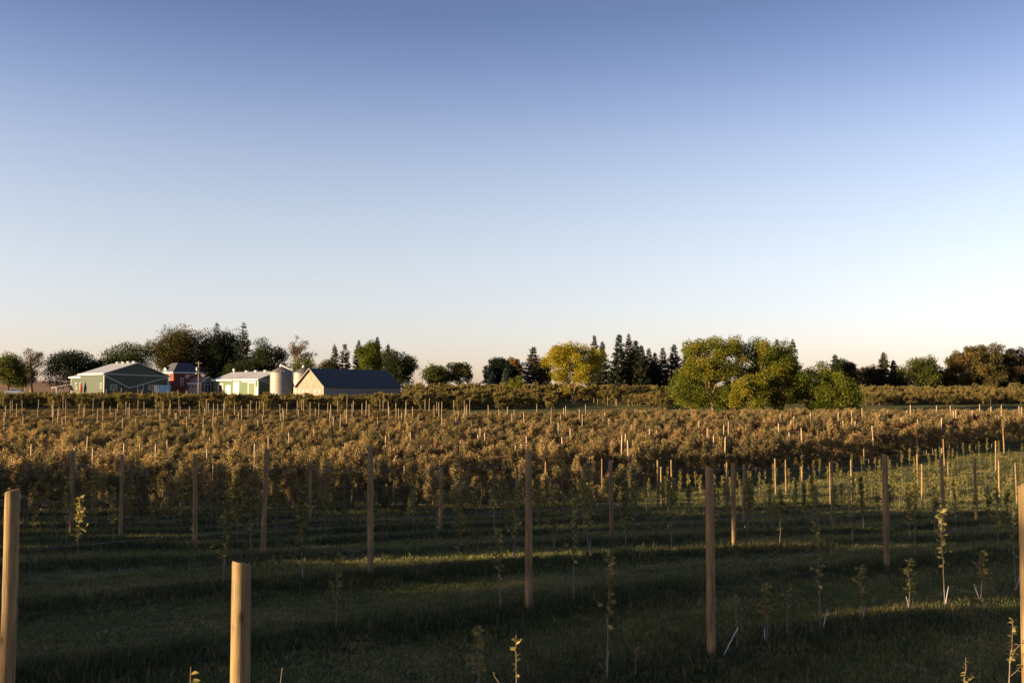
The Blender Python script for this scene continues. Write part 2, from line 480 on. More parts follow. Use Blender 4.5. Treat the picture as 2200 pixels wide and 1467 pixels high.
def broadleaf(name, label, px, Y, top, wpx, mat, n=4200, ls=.42, cb=.16, seed=0, clusters=44, clump=.13, sparse=0.0, base_py=None, flat=.8,
              group=None, tint_off=0.0, hot=0, cat='tree', stems=1, X=None, H=None, W=None, bark='bark', top_heavy=0.0, core=.34, rag=1.0, corer=.8):
    r = np.random.default_rng(1000 + seed)
    n = int(n * (1.2 if sparse else 2.6)); ls = ls * (1.0 if sparse else 1.1); clump = clump * (1 if sparse else 1.1)
    if X is None:
        X, _, zt = at(px, top, Y)
        gz = Tf(X, Y)
        H = zt - gz
        W = wpx * Y / FPX
    else:
        gz = Tf(X, Y)
    root = thing(name, label, cat, (X, Y, gz - .05), 0, group)
    # cluster centres in an uneven crown
    lob = r.normal(size=(7, 3)); lob /= np.linalg.norm(lob, axis=1)[:, None]
    la = r.uniform(-.30, .34, 7) * rag
    d = r.normal(size=(clusters, 3)); d /= np.linalg.norm(d, axis=1)[:, None]
    env = 1 + ((np.clip(d @ lob.T, 0, 1) ** 3) * la).sum(1)
    rad = r.uniform(.25, 1.0, clusters) ** .55 * .86 * env
    a = (1 - cb) / 2 * H
    C = np.empty((clusters, 3))
    zc = d[:, 2] * rad
    wz = 1 + top_heavy * zc
    C[:, 0] = d[:, 0] * rad * W / 2 * wz; C[:, 1] = d[:, 1] * rad * W / 2 * wz
    C[:, 2] = cb * H + a + zc * a
    cr = clump * min(W, H * 1.1) * r.uniform(.65, 1.35, clusters)
    # trunk and limbs
    tb = QB()
    tips = []
    for s_ in range(stems):
        n_t = 9
        off = np.array([0, 0, 0.]) if stems == 1 else np.array([r.uniform(-.35, .35), r.uniform(-.2, .2), 0])
        lean = r.normal(0, .05 if stems == 1 else .14, 2)
        zz = np.linspace(0, .78 * H, n_t)
        P = np.stack([off[0] + lean[0] * zz, off[1] + lean[1] * zz, zz], 1) + twist(r, n_t, .012 * H) * np.linspace(0, 1, n_t)[:, None]
        rr = np.linspace(1, .12, n_t) ** 1.1 * .021 * H / math.sqrt(stems)
        rr[0] *= 1.5
        tb.tube(P, rr, 7, .5, .08, r)
        tips.append(P)
    for i in range(clusters):
        P = tips[i % len(tips)]
        zi = C[i, 2]
        start_z = np.clip(zi - r.uniform(.12, .3) * H, .12 * H, .74 * H)
        j = np.interp(start_z, P[:, 2], np.arange(len(P)))
        b = P[int(j)] + (P[min(int(j) + 1, len(P) - 1)] - P[int(j)]) * (j - int(j))
        t = np.linspace(0, 1, 5)[:, None]
        mid = b * (1 - t) + C[i] * t
        mid[:, 2] += np.sin(t[:, 0] * math.pi) * .03 * H * r.uniform(-.3, 1)
        tb.tube(mid, np.linspace(.0075, .0018, 5) * H * r.uniform(.7, 1.1), 4)
        if sparse:
            for q in range(int(9 * sparse)):
                dd = r.normal(size=3); dd /= np.linalg.norm(dd); dd[2] = abs(dd[2]) * .8
                e = C[i] + dd * cr[i] * r.uniform(.9, 1.9)
                s0 = mid[r.integers(2, 5)]
                tb.tube(np.stack([s0, (s0 + e) / 2 + r.normal(0, .1, 3), e]), [.0028 * H, .0018 * H, .0008 * H], 3)
    # leaves
    wts = cr ** 2; wts = wts / wts.sum()
    idx = r.choice(clusters, n, p=wts)
    dd = r.normal(size=(n, 3)); dd /= np.linalg.norm(dd, axis=1)[:, None]
    pos = C[idx] + dd * (cr[idx] * r.uniform(0, 1, n) ** .42 * (1 + .16 * r.normal(size=n).clip(-1, 2)))[:, None] * [1, 1, flat]
    # loose sprays between the clumps
    m_ = int(n * .05)
    pos[:m_] += r.normal(0, .02 * W, (m_, 3))
    if not sparse and core:
        c_ = int(n * core)
        q_ = r.normal(size=(c_, 3)); q_ /= np.linalg.norm(q_, axis=1)[:, None]
        q_ *= (r.uniform(0, 1, c_) ** .4 * corer)[:, None]
        pos[-c_:] = q_ * [W / 2, W / 2, a] + [0, 0, cb * H + a]
    pos[:, 2] = np.maximum(pos[:, 2], cb * H * .55)
    ct = r.normal(.42 + tint_off, .13, clusters)
    if hot:
        # a few clumps of turned leaves near the top or the side
        order = np.argsort(-C[:, 2] + r.normal(0, .2 * H, clusters))
        ct[order[:hot]] += .42
    tint = np.clip(ct[idx] + r.normal(0, .15, n), 0, 1)
    axis_ = dd * .8 + r.normal(0, .6, (n, 3)) + [0, 0, -.25]
    # fit to the wanted size
    zmax = np.quantile(pos[:, 2], .9985); sc = (H - .1) / zmax
    pos[:, 2] *= sc
    lo, hi = np.quantile(pos[:, 0], [.006, .994])
    sx = W / (hi - lo)
    pos[:, 0] = (pos[:, 0] - (lo + hi) / 2) * sx; pos[:, 1] *= sx
    sh = -(lo + hi) / 2 * sx
    cbm = QB()
    cbm.leaves(pos, axis_, ls * r.uniform(.6, 1.35, n), ls * r.uniform(.45, .8, n), tint, r, .08)
    for V_ in tb.V:
        V_[:, 2] *= sc; V_[:, 0] = V_[:, 0] * sx + sh * np.clip(V_[:, 2] / (.4 * H), 0, 1); V_[:, 1] *= sx
    tb.build('trunk', M[bark], root, True)
    cbm.build('crown', M[mat], root)
    return root

def conifer(name, label, px, Y, top, wpx, mat, seed=0, n=3600, ls=.62, cb=.06, group=None, gap=.0, cat='tree', droop=.35):
    r = np.random.default_rng(3000 + seed)
    n = int(n * 3.0); ls = ls * 1.1; wpx = wpx * r.uniform(1.1, 1.42); droop = droop * r.uniform(.5, 1.5)
    X, _, zt = at(px, top, Y)
    gz = Tf(X, Y)
    H = zt - gz; W = wpx * Y / FPX
    root = thing(name, label, cat, (X, Y, gz - .05), 0, group)
    tb = QB()
    zz = np.linspace(0, H, 10)
    P = np.stack([np.zeros(10), np.zeros(10), zz], 1) + twist(r, 10, .004 * H)
    P[-1, 2] = H
    tb.tube(P, np.linspace(1, .05, 10) * .014 * H, 6)
    Cs, Ds, Ls, ts = [], [], [], []
    z = cb * H
    tot = 0
    br = []
    while z < .985 * H:
        f = 1 - z / H
        Lm = W / 2 * (f ** .8) * (1.02 if f < .85 else .85) + .15
        k = int(r.integers(5, 8))
        a0 = r.uniform(0, 6.28)
        whorl = r.uniform(.62, 1.15)
        for j in range(k):
            if r.random() < gap: continue
            br.append((z + r.uniform(-.015, .015) * H, a0 + j * 6.283 / k + r.normal(0, .25), Lm * whorl * r.uniform(.6, 1.14), f))
        z += H * r.uniform(.016, .04) * (.6 + .6 * f)
    tl = sum(b[2] for b in br)
    for (zb, az, L, f) in br:
        q = np.linspace(0, 1, 6)
        slope = .35 - .75 * f
        hx = np.cos(az) * L * q; hy = np.sin(az) * L * q
        hz = zb + L * (slope * q - droop * q * (1 - q) * 1.4 * f + .12 * q ** 3)
        Pb = np.stack([hx, hy, hz], 1)
        tb.tube(Pb, np.linspace(.0042, .001, 6) * H * (.4 + f * .6), 3)
        m_ = max(5, int(n * L / tl))
        u = r.uniform(.12, 1, m_) ** .8
        c = np.stack([np.interp(u, q, Pb[:, i]) for i in range(3)], 1)
        side = np.array([-np.sin(az), np.cos(az), 0]) * r.choice([-1, 1], m_)[:, None]
        out = np.array([np.cos(az), np.sin(az), 0])
        dirs = side * r.uniform(.2, 1.1, m_)[:, None] + out * .6 + np.array([0, 0, -1]) * r.uniform(-.15, .8, m_)[:, None]
        Cs.append(c + r.normal(0, .05, (m_, 3))); Ds.append(dirs)
        Ls.append(ls * (.45 + .75 * f) * r.uniform(.6, 1.3, m_)); ts.append(np.clip(r.normal(.42, .16) + r.normal(0, .14, m_), 0, 1))
    # leader
    m_ = 26
    c = np.stack([r.normal(0, .04, m_), r.normal(0, .04, m_), r.uniform(.9, .995, m_) * H], 1)
    Cs.append(c); Ds.append(r.normal(0, .7, (m_, 3)) + [0, 0, .8]); Ls.append(np.full(m_, ls * .5)); ts.append(np.full(m_, .5))
    L = np.concatenate(Ls)
    cbm = QB()
    cbm.leaves(np.concatenate(Cs), np.concatenate(Ds), L, L * .36, np.concatenate(ts), r, .05)
    tb.build('trunk', M['bark'], root, True)
    cbm.build('crown', M[mat], root)
    return root

# left group behind the farm buildings
broadleaf('olive_tree', 'olive green tree cut by the left edge of the picture', 20, 300, 757, 74, 'maple_olive', seed=1, n=3600)
broadleaf('bare_tree', 'thin half bare tree with spidery top near the left edge', 70, 300, 748, 50, 'oak', seed=2, n=1500, sparse=.9, clump=.12, cb=.1, bark='bark_pale')
broadleaf('bushy_tree', 'low green tree above the orange stubble field', 48, 318, 786, 62, 'maple_olive', seed=3, n=2000)
broadleaf('oak_tree', 'round dark oak left of the large green shed', 152, 305, 752, 104, 'oak_dark', seed=4, n=5200, cb=.1)
broadleaf('small_tree', 'small dark tree joining the round oak to the shed roof', 208, 312, 770, 34, 'oak_dark', seed=5, n=1500)
broadleaf('shade_tree', 'loose grey green tree rising behind the green shed ridge', 276, 318, 735, 106, 'maple_olive', core=.4, seed=6, n=5400, tint_off=-.2, clusters=34, clump=.12)
broadleaf('oak_tree', 'big oak with orange tinted clumps behind the brick house', 392, 335, 700, 128, 'oak', core=.5, seed=7, n=11000, hot=5, clusters=64, clump=.15, cb=.1, ls=.46)
broadleaf('oak_tree', 'very dark broad oak between the two tall spruces', 478, 338, 708, 104, 'oak_dark', core=.55, seed=8, n=11000, clusters=60, clump=.17, cb=.02, ls=.46, tint_off=-.2)
conifer('spruce_tree', 'narrow spruce tip poking out of the dark oaks', 466, 332, 691, 44, 'spruce', seed=1)
conifer('spruce_tree', 'tallest spruce with layered boughs behind the left farm', 524, 330, 690, 62, 'spruce', seed=2, gap=.08, n=4200)
broadleaf('oak_tree', 'dark gappy oak rising behind the grain bins', 576, 326, 727, 86, 'oak_dark', core=.4, seed=9, n=6200, clusters=36, clump=.125, cb=.1, tint_off=.08)
broadleaf('undergrowth_shrub', 'dark brush behind the ridge of the smaller green shed', 520, 318, 775, 90, 'oak_dark', seed=10, n=3200, cb=.03, cat='shrub')
broadleaf('thin_tree', 'tall thin leafed pinkish tree behind the rear grain bin', 649, 320, 722, 56, 'brown', seed=11, n=1500, sparse=.8, clusters=38, clump=.1, cb=.2, bark='bark_pale')
broadleaf('small_tree', 'low green tree below the thin pinkish tree', 652, 312, 764, 52, 'maple_olive', seed=12, n=1900, tint_off=-.1)
conifer('pine_tree', 'leftmost pale spruce above the barn ridge', 719, 310, 739, 40, 'spruce_brown', seed=3, gap=.15, n=2600)
conifer('pine_tree', 'second pale spruce above the barn ridge', 741, 312, 737, 42, 'spruce_brown', seed=4, gap=.15, n=2600)
conifer('pine_tree', 'third pale spruce above the barn ridge', 771, 314, 730, 44, 'spruce', seed=5, gap=.1, n=2800)
broadleaf('maple_tree', 'yellow green round maple above the middle of the barn roof', 795, 305, 733, 62, 'locust', seed=13, n=4200, tint_off=-.12)
conifer('spruce_tree', 'spruce tip just behind the yellow green maple', 811, 318, 723, 38, 'spruce', seed=6)
broadleaf('poplar_tree', 'dark rounded tree at the right end of the barn', 858, 300, 750, 72, 'oak_dark', seed=14, n=4600, cb=.06, tint_off=.05)
conifer('spruce_tree', 'small spruce tip above the dark tree right of the barn', 834, 306, 738, 30, 'spruce', seed=7, n=2000)
broadleaf('low_tree', 'low green brush behind the left end of the barn roof', 706, 305, 772, 58, 'oak', seed=15, n=2200, cb=.05)

# middle group
broadleaf('small_tree', 'small olive tree standing alone on the middle rise', 940, 285, 781, 58, 'maple_olive', seed=16, n=2800, tint_off=.08, cb=.1)
broadleaf('small_tree', 'small brownish spreading tree right of the olive one', 985, 287, 778, 54, 'rust', core=.1, seed=17, n=2000, clusters=32, clump=.11, cb=.18, tint_off=-.15)
broadleaf('beech_tree', 'near black domed tree on the middle skyline', 1078, 290, 768, 62, 'oak_dark', seed=18, n=5200, cb=.03, tint_off=-.3, clusters=50)
broadleaf('dark_shrub', 'dark bluish shrub leaning on the black domed tree', 1054, 286, 786, 30, 'spruce_blue', seed=19, n=1800, cb=.03, tint_off=-.25, cat='shrub')
broadleaf('thin_tree', 'yellowish thin tree behind the black domed tree', 1108, 315, 767, 44, 'rust', seed=20, n=1700, clusters=30, clump=.11)
conifer('blue_spruce', 'small blue spruce in front of the black domed tree', 1087, 282, 790, 24, 'spruce_blue', seed=8, n=2000, ls=.45)
conifer('spruce_tree', 'brownish spruce left of the yellow tree', 1146, 292, 744, 62, 'spruce_brown', seed=9, n=4200)
broadleaf('dark_tree', 'dark maroon tree between brown spruce and yellow tree', 1168, 300, 770, 44, 'brown', seed=21, n=2600, cb=.03, tint_off=-.2)
broadleaf('small_tree', 'small bright green tree among the far orchard rows', 1110, 246, 808, 34, 'locust', seed=22, n=2200, ls=.32, cb=.08, tint_off=-.02)
broadleaf('yellow_tree', 'large golden yellow tree with forked trunk', 1232, 232, 735, 122, 'yellow', seed=23, core=.05, rag=1.3, n=7600, ls=.33, cb=.15, clusters=48, clump=.10, stems=2, top_heavy=.25, bark='bark_pale')
conifer('spruce_tree', 'pointed spruce behind the right side of the yellow tree', 1277, 292, 720, 46, 'spruce_brown', seed=10)
conifer('spruce_tree', 'dark spruce just right of the yellow tree', 1294, 288, 733, 42, 'spruce', seed=11, n=3800)
conifer('spruce_tree', 'first tall spruce of the dark spruce stand', 1330, 285, 717, 60, 'spruce', seed=12, n=5200)
conifer('spruce_tree', 'second tall spruce of the dark stand, paler top', 1351, 290, 716, 52, 'spruce_brown', seed=13, n=4400)
conifer('spruce_tree', 'third spruce of the dark stand, slightly lower', 1366, 286, 730, 56, 'spruce', seed=14, n=4600)
conifer('spruce_tree', 'right outer spruce of the dark stand', 1378, 284, 741, 48, 'spruce', seed=15, n=4200)
conifer('spruce_tree', 'low pale spruce right of the dark stand', 1394, 300, 748, 36, 'spruce_brown', seed=16, gap=.1, n=2400)
conifer('spruce_tree', 'rusty brown spruce between two pale ones', 1407, 292, 757, 42, 'spruce_brown', seed=17, n=3000)
conifer('spruce_tree', 'slim pale spruce in the middle of the right spruces', 1424, 296, 746, 38, 'spruce_brown', seed=18, gap=.1, n=2800)
conifer('spruce_tree', 'full brown spruce left of the big locust clump', 1448, 290, 739, 52, 'spruce_brown', seed=19, n=4200)
conifer('spruce_tree', 'short spruce touching the left of the locust clump', 1474, 296, 752, 36, 'spruce_brown', seed=20, n=2800)
conifer('spruce_tree', 'spruce tip behind the left shoulder of the locusts', 1486, 300, 750, 34, 'spruce_brown', seed=21, n=2600)
conifer('spruce_tree', 'spruce tip just above the left locust shoulder', 1501, 292, 734, 36, 'spruce_brown', seed=22, n=2800)
broadleaf('dark_tree', 'dark low brush filling below the spruce stand', 1352, 296, 768, 130, 'oak_dark', seed=24, n=3400, cb=.02, tint_off=-.3, cat='shrub')

# the locust clump
broadleaf('locust_tree', 'locust tree with bare orange trunk at the left of the clump', 1532, 196, 722, 124, 'locust', seed=25, core=.05, rag=1.3, n=8200, ls=.3, cb=.2, clusters=54, clump=.095, bark='bark_pale')
broadleaf('locust_tree', 'low leafy locust forming the left foot of the clump', 1487, 198, 788, 94, 'locust', core=.08, rag=1.4, seed=26, n=4800, ls=.3, cb=.03, clusters=48, tint_off=.06)
broadleaf('locust_tree', 'tallest broad locust in the middle of the clump', 1628, 201, 722, 150, 'locust', seed=27, core=.05, rag=1.3, n=9000, ls=.3, cb=.12, clusters=60, clump=.092, stems=2, tint_off=-.03)
broadleaf('locust_tree', 'orange tinted locust at the right shoulder of the clump', 1672, 193, 736, 104, 'locust', seed=28, core=.05, rag=1.3, n=6600, ls=.3, cb=.1, clusters=60, clump=.105, tint_off=.04, hot=4, stems=2)
broadleaf('locust_tree', 'golden low locust in front of the middle trunks', 1612, 190, 800, 84, 'locust', core=.08, rag=1.4, seed=29, n=4200, ls=.29, cb=.04, tint_off=.06)
broadleaf('locust_tree', 'dark green low locust at the foot of the clump', 1570, 194, 812, 70, 'locust', core=.08, rag=1.4, seed=30, n=3400, ls=.29, cb=.03, tint_off=-.24)
broadleaf('locust_tree', 'medium locust sloping down to the right', 1752, 192, 777, 92, 'locust', core=.08, rag=1.4, seed=31, n=5400, ls=.29, cb=.04, clusters=52)
broadleaf('locust_tree', 'rightmost low bushy locust of the clump', 1800, 190, 795, 92, 'locust', core=.08, rag=1.4, seed=32, n=5600, ls=.29, cb=.02, clusters=52, tint_off=-.05)
conifer('spruce_tree', 'sparse spruce tip over the right shoulder of the locusts', 1703, 270, 728, 40, 'spruce', seed=23, gap=.15, n=2400)
conifer('spruce_tree', 'tiny spruce tip over the middle of the locusts', 1669, 272, 727, 34, 'spruce_brown', seed=24, n=2200)

# right group
conifer('spruce_tree', 'dark spruce right of the locust clump', 1794, 285, 761, 38, 'spruce', seed=25, n=3000)
broadleaf('ash_tree', 'dark round tree beside the spruce right of the locusts', 1817, 282, 771, 56, 'oak_dark', seed=33, n=3400, cb=.05, tint_off=.08)
broadleaf('brown_tree', 'low reddish brown trees left of the twin spruces', 1866, 292, 785, 72, 'brown', seed=34, n=3200, cb=.04)
conifer('spruce_tree', 'taller brown spruce of the twin pair on the right', 1898, 290, 756, 40, 'spruce_brown', seed=26, n=3400)
conifer('spruce_tree', 'shorter brown spruce of the twin pair on the right', 1919, 292, 773, 34, 'spruce_brown', seed=27, n=2800)
broadleaf('willow_tree', 'rounded yellow olive tree beside the far utility pole', 1974, 284, 766, 80, 'maple_olive', seed=35, n=4600, cb=.04, tint_off=.08, clusters=50)
broadleaf('brown_tree', 'dark brown low tree right behind the twin spruces', 1936, 300, 792, 40, 'brown', seed=36, n=1800, cb=.04)
broadleaf('ash_tree', 'greyish tree on the right flank of the olive tree', 2006, 290, 786, 34, 'maple_olive', seed=37, n=1800, cb=.04, tint_off=-.1)
broadleaf('ash_tree', 'small airy olive tree before the big autumn trees', 2034, 292, 786, 42, 'maple_olive', seed=38, n=1600, cb=.05, clusters=26)
broadleaf('autumn_tree', 'orange tinted tree at the left of the autumn group', 2066, 288, 754, 66, 'rust', core=.03, rag=1.3, seed=39, n=4200, cb=.04, clusters=46, clump=.115)
broadleaf('autumn_tree', 'tallest rusty green tree of the autumn group', 2132, 284, 739, 88, 'rust', core=.03, rag=1.3, seed=40, n=6000, cb=.1, clusters=56, clump=.11, tint_off=-.1)
broadleaf('autumn_tree', 'airy brown topped tree between the autumn trees', 2098, 296, 743, 60, 'rust', core=.03, rag=1.3, seed=41, n=3000, cb=.2, clusters=36, clump=.11, tint_off=-.05)
broadleaf('autumn_tree', 'purplish tree with sunlit trunk near the right edge', 2174, 286, 748, 56, 'brown', core=.02, seed=42, n=3200, cb=.26, clusters=36, clump=.12, bark='bark_pale')
broadleaf('oak_tree', 'dark tree cut by the right edge of the picture', 2208, 292, 768, 60, 'oak_dark', seed=43, n=3200, cb=.04)
broadleaf('dark_tree', 'dark green brush under the tall autumn trees', 2125, 294, 796, 120, 'oak', seed=44, n=4000, cb=.02, cat='shrub', tint_off=-.1)
# far tree line on the horizon
for i, (px, tp, w, Y) in enumerate([(1020, 826, 40, 520), (1040, 828, 36, 560), (960, 829, 60, 600), (890, 827, 40, 560)]):
    broadleaf('distant_tree', 'hazy low tree on the horizon between the middle trees', px, Y, tp, w, 'brown', seed=50 + i, n=900, ls=.8, cb=.05, group='low trees on the far horizon', clusters=20)

# windbreak left of the picture: it throws the shade over the foreground
for i, (X_, Y_, H_, W_) in enumerate([(-46, -2.6, 13.6, 6.0), (-47, 2.6, 13.0, 6.8), (-48, 8.0, 14.0, 7.4), (-47, 14.2, 13.4, 7.2), (-49, 20.2, 13.8, 7.4), (-48, 26.4, 12.0, 7.0), (-50, 32.6, 12.0, 6.2), (-51, 38.6, 9.4, 5.6)]):
    broadleaf('windbreak_tree', ['nearest', 'second', 'third', 'fourth', 'fifth', 'sixth', 'seventh', 'farthest low'][i] + ' broad windbreak tree beside the orchard, out of view to the left',
              0, Y_, 0, 0, 'oak', seed=60 + i, n=8500, ls=.42, cb=.08, clusters=47, clump=.098, core=(.3 if i == 0 else 0), group='windbreak trees left of the orchard', X=X_, H=H_, W=W_)

# ------------------------------------------------------------------ apple tree variants
def apple_variant(seed, H=3.1, Rw=.85, n=2300, ls=.115, apples=0):
    r = np.random.default_rng(5000 + seed)
    tb = QB(); lb = QB(); ab = QB()
    zz = np.linspace(0, H * .93, 8)
    P = np.stack([np.zeros(8), np.zeros(8), zz], 1) + twist(r, 8, .03)
    tb.tube(P, np.linspace(.05, .010, 8), 5)
    pos, dr = [], []
    segs = []
    for k in range(20):
        z0 = r.uniform(.45, H * .86)
        az = r.uniform(0, 6.283)
        f = 1 - z0 / H
        L = Rw * (.4 + .85 * f) * r.uniform(.7, 1.15)
        b = np.array([np.interp(z0, P[:, 2], P[:, 0]), np.interp(z0, P[:, 2], P[:, 1]), z0])
        q = np.linspace(0, 1, 4)[:, None]
        e = b + np.array([np.cos(az) * L, np.sin(az) * L, L * r.uniform(.05, .55)])
        S = b * (1 - q) + e * q
        S[:, 2] += np.sin(q[:, 0] * 3.1) * .08
        tb.tube(S, np.linspace(.016, .005, 4), 3)
        segs.append((S[1], S[3]))
        for s_ in range(r.integers(3, 7)):
            u = r.uniform(.2, 1); p = S[0] * (1 - u) + S[3] * u
            sl = r.uniform(.2, .55) * (1.25 if z0 > H * .6 else 1)
            t_ = p + np.array([r.normal(0, .1), r.normal(0, .1), sl])
            tb.tube(np.stack([p, (p + t_) / 2, t_]), [.006, .005, .002], 3)
            segs.append((p, t_))
    segs.append((P[5], P[7] + [0, 0, .25])); segs.append((P[6], P[7] + [.02, 0, .32]))
    ln = np.array([np.linalg.norm(b - a) for a, b in segs])
    idx = r.choice(len(segs), n, p=ln / ln.sum())
    A = np.array([s_[0] for s_ in segs])[idx]; B = np.array([s_[1] for s_ in segs])[idx]
    u = r.uniform(0, 1, n)[:, None]
    c = A * (1 - u) + B * u + r.normal(0, .055, (n, 3))
    d = r.normal(0, .8, (n, 3)) + (B - A) * .8 + [0, 0, -.1]
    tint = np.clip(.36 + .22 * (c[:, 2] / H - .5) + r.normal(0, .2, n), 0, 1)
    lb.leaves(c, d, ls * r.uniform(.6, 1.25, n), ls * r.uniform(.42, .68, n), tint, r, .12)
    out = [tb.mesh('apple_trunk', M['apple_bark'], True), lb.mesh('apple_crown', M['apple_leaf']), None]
    if apples:
        k = 8
        th = np.linspace(0, 6.283, 6, endpoint=False)
        for i in range(apples):
            s_ = segs[r.integers(len(segs))]
            p = s_[0] * .5 + s_[1] * .5 + r.normal(0, .2, 3); p[2] -= .05; p[:2] *= 1.15
            ab.tube(np.stack([p + [0, 0, z] for z in (-.045, -.03, 0.0, .03, .042)]), [.008, .040, .052, .040, .01], 6)
        out[2] = ab.mesh('apples', M['red_apple'], True)
    return out

APPLE = [apple_variant(i, H=[2.9, 2.7, 3.1, 2.8, 2.5, 3.0][i], apples=[0, 18, 0, 26, 0, 12][i]) for i in range(6)]

# scatter helper: one object, instances by geometry nodes
def scatter(name, P, rot, scl, idx, sources, label, cat):
    me = bpy.data.meshes.new(name)
    me.vertices.add(len(P)); me.vertices.foreach_set('co', np.asarray(P, np.float32).ravel())
    a = me.attributes.new('rot', 'FLOAT_VECTOR', 'POINT'); a.data.foreach_set('vector', np.asarray(rot, np.float32).ravel())
    a = me.attributes.new('scl', 'FLOAT_VECTOR', 'POINT'); a.data.foreach_set('vector', np.asarray(scl, np.float32).ravel())
    a = me.attributes.new('idx', 'INT', 'POINT'); a.data.foreach_set('value', np.asarray(idx, np.int32))
    o = link(name, me)
    c = bpy.data.collections.new(name + '_source')
    for i, ms in enumerate(sources):
        so = bpy.data.objects.new('%s_piece_%02d' % (name, i), ms)
        c.objects.link(so)
    nt = bpy.data.node_groups.new(name + '_nodes', 'GeometryNodeTree')
    nt.interface.new_socket('Geometry', in_out='INPUT', socket_type='NodeSocketGeometry')
    nt.interface.new_socket('Geometry', in_out='OUTPUT', socket_type='NodeSocketGeometry')
    gi = nt.nodes.new('NodeGroupInput'); go = nt.nodes.new('NodeGroupOutput')
    ip = nt.nodes.new('GeometryNodeInstanceOnPoints')
    ci = nt.nodes.new('GeometryNodeCollectionInfo')
    ci.inputs['Collection'].default_value = c
    ci.inputs['Separate Children'].default_value = True
    ci.inputs['Reset Children'].default_value = True
    def attr(nm, tp):
        n = nt.nodes.new('GeometryNodeInputNamedAttribute'); n.data_type = tp
        n.inputs['Name'].default_value = nm
        return n.outputs['Attribute']
    nt.links.new(gi.outputs[0], ip.inputs['Points'])
    nt.links.new(ci.outputs[0], ip.inputs['Instance'])
    ip.inputs['Pick Instance'].default_value = True
    nt.links.new(attr('idx', 'INT'), ip.inputs['Instance Index'])
    nt.links.new(attr('rot', 'FLOAT_VECTOR'), ip.inputs['Rotation'])
    nt.links.new(attr('scl', 'FLOAT_VECTOR'), ip.inputs['Scale'])
    nt.links.new(ip.outputs[0], go.inputs[0])
    md = o.modifiers.new('instances', 'NODES'); md.node_group = nt
    return tag(o, label, cat, None, 'stuff')

# whole-tree meshes (trunk + crown + apples) for the scattered rest
def joined(ms, name):
    V, Fs, mi, ti = [], [], [], []
    mats = []; n0 = 0
    for k, me in enumerate([m for m in ms if m]):
        nv = len(me.vertices); v = np.empty(nv * 3, np.float32); me.vertices.foreach_get('co', v)
        f = np.empty(len(me.loops), np.int32); me.loops.foreach_get('vertex_index', f)
        t = np.empty(len(me.polygons), np.float32); me.attributes['tint'].data.foreach_get('value', t)
        V.append(v.reshape(-1, 3)); Fs.append(f.reshape(-1, 4) + n0); n0 += nv
        mi.append(np.full(len(t), k, np.int32)); ti.append(t); mats.append(me.materials[0])
    me = np_mesh(name, np.concatenate(V), np.concatenate(Fs), None, np.concatenate(ti))
    for m in mats: me.materials.append(m)
    me.polygons.foreach_set('material_index', np.concatenate(mi))
    return me
APPLE_J = [joined(a, 'apple_tree_%d' % i) for i, a in enumerate(APPLE)]

ORD = ['first', 'second', 'third', 'fourth', 'fifth', 'sixth', 'seventh', 'eighth', 'ninth', 'tenth', 'eleventh', 'twelfth']
def side(X, Y):
    px = 1100 + FPX * X / Y
    return ('at left edge', 'at far left', 'left of centre', 'at centre', 'right of centre', 'at far right', 'at right edge')[int(min(max((px + 1) / 2202 * 7, 0), 6))]

def inview(X, Y, margin=8):
    return np.abs(X) < .53 * Y + margin

pts = []
r = np.random.default_rng(21)
n = 48.6
row_i = 0
while n < 235:
    t = -200 + r.uniform(0, 1)
    dn_gap = 0
    while t < 260:
        X, Y = rowxy(n + r.normal(0, .12), t)
        t += r.uniform(.75, 1.15)
        if Y < 40 or Y > 206 or (Y > 186 and X > -.06 * Y + r.normal(0, 1.5)): continue
        if r.random() < .02: continue
        if not inview(X, Y): continue
        old = Y < 112 + .12 * X
        h = r.uniform(.74, 1.14) if old else r.uniform(.5, .8)
        if X > 16 and not old: h = r.uniform(.7, 1.0)
        if Y > 138 and X < -.06 * Y: h *= .8 if Y < 158 else .42
        elif Y > 138:
            ceil_ = EYE - (46 if X < 14 else 40) * Y / FPX - Tf(X, Y)
            h = min(h, max(ceil_ / 3.1, .16) * r.uniform(.8, 1.1))
        red = old and (np.sin(X * .06 + n * .21) + np.sin(X * .045 + .9) > .05) and Y < 118 and X > -12 and r.random() < .5
        pts.append((X, Y, h, 1 if red else 0, row_i))
    n += 4.0
    row_i += 1
pts = np.array(pts)
pts = pts[np.argsort(np.hypot(pts[:, 0], pts[:, 1]))]
inner = np.abs(pts[:, 0]) < .515 * pts[:, 1] + 1.0
near = np.where(inner)[0][:300]
is_near = np.zeros(len(pts), bool); is_near[near] = True
first = {}
for X, Y, h, red, ri_ in pts[is_near]:
    k = int(r.choice([1, 3, 5])) if red else int(r.choice([0, 2, 4, 0, 2, 4, 5]))
    fruit = APPLE[k][2] is not None
    lab = ('apple tree with red apples' if fruit else 'bushy leafy apple tree without fruit') + ' in the ' + ORD[min(int(ri_), 11)] + ' mature row ' + side(X, Y)
    root = thing('apple_tree', lab, 'apple tree', (X, Y, Tf(X, Y) - .03), r.uniform(0, 6.283), 'fruiting apple trees in the nearest mature rows' if fruit else 'apple trees without fruit in the nearest mature rows')
    root.scale = (1.05, 1.05, h)
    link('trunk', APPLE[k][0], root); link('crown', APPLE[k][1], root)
    if fruit:
        tag(link('apples', APPLE[k][2], root), None, None, None, 'stuff')
rest = pts[~is_near]
kk = np.where(rest[:, 3] > 0, r.choice([1, 3, 5], len(rest)), r.choice([0, 2, 4, 0, 2, 4, 5], len(rest)))
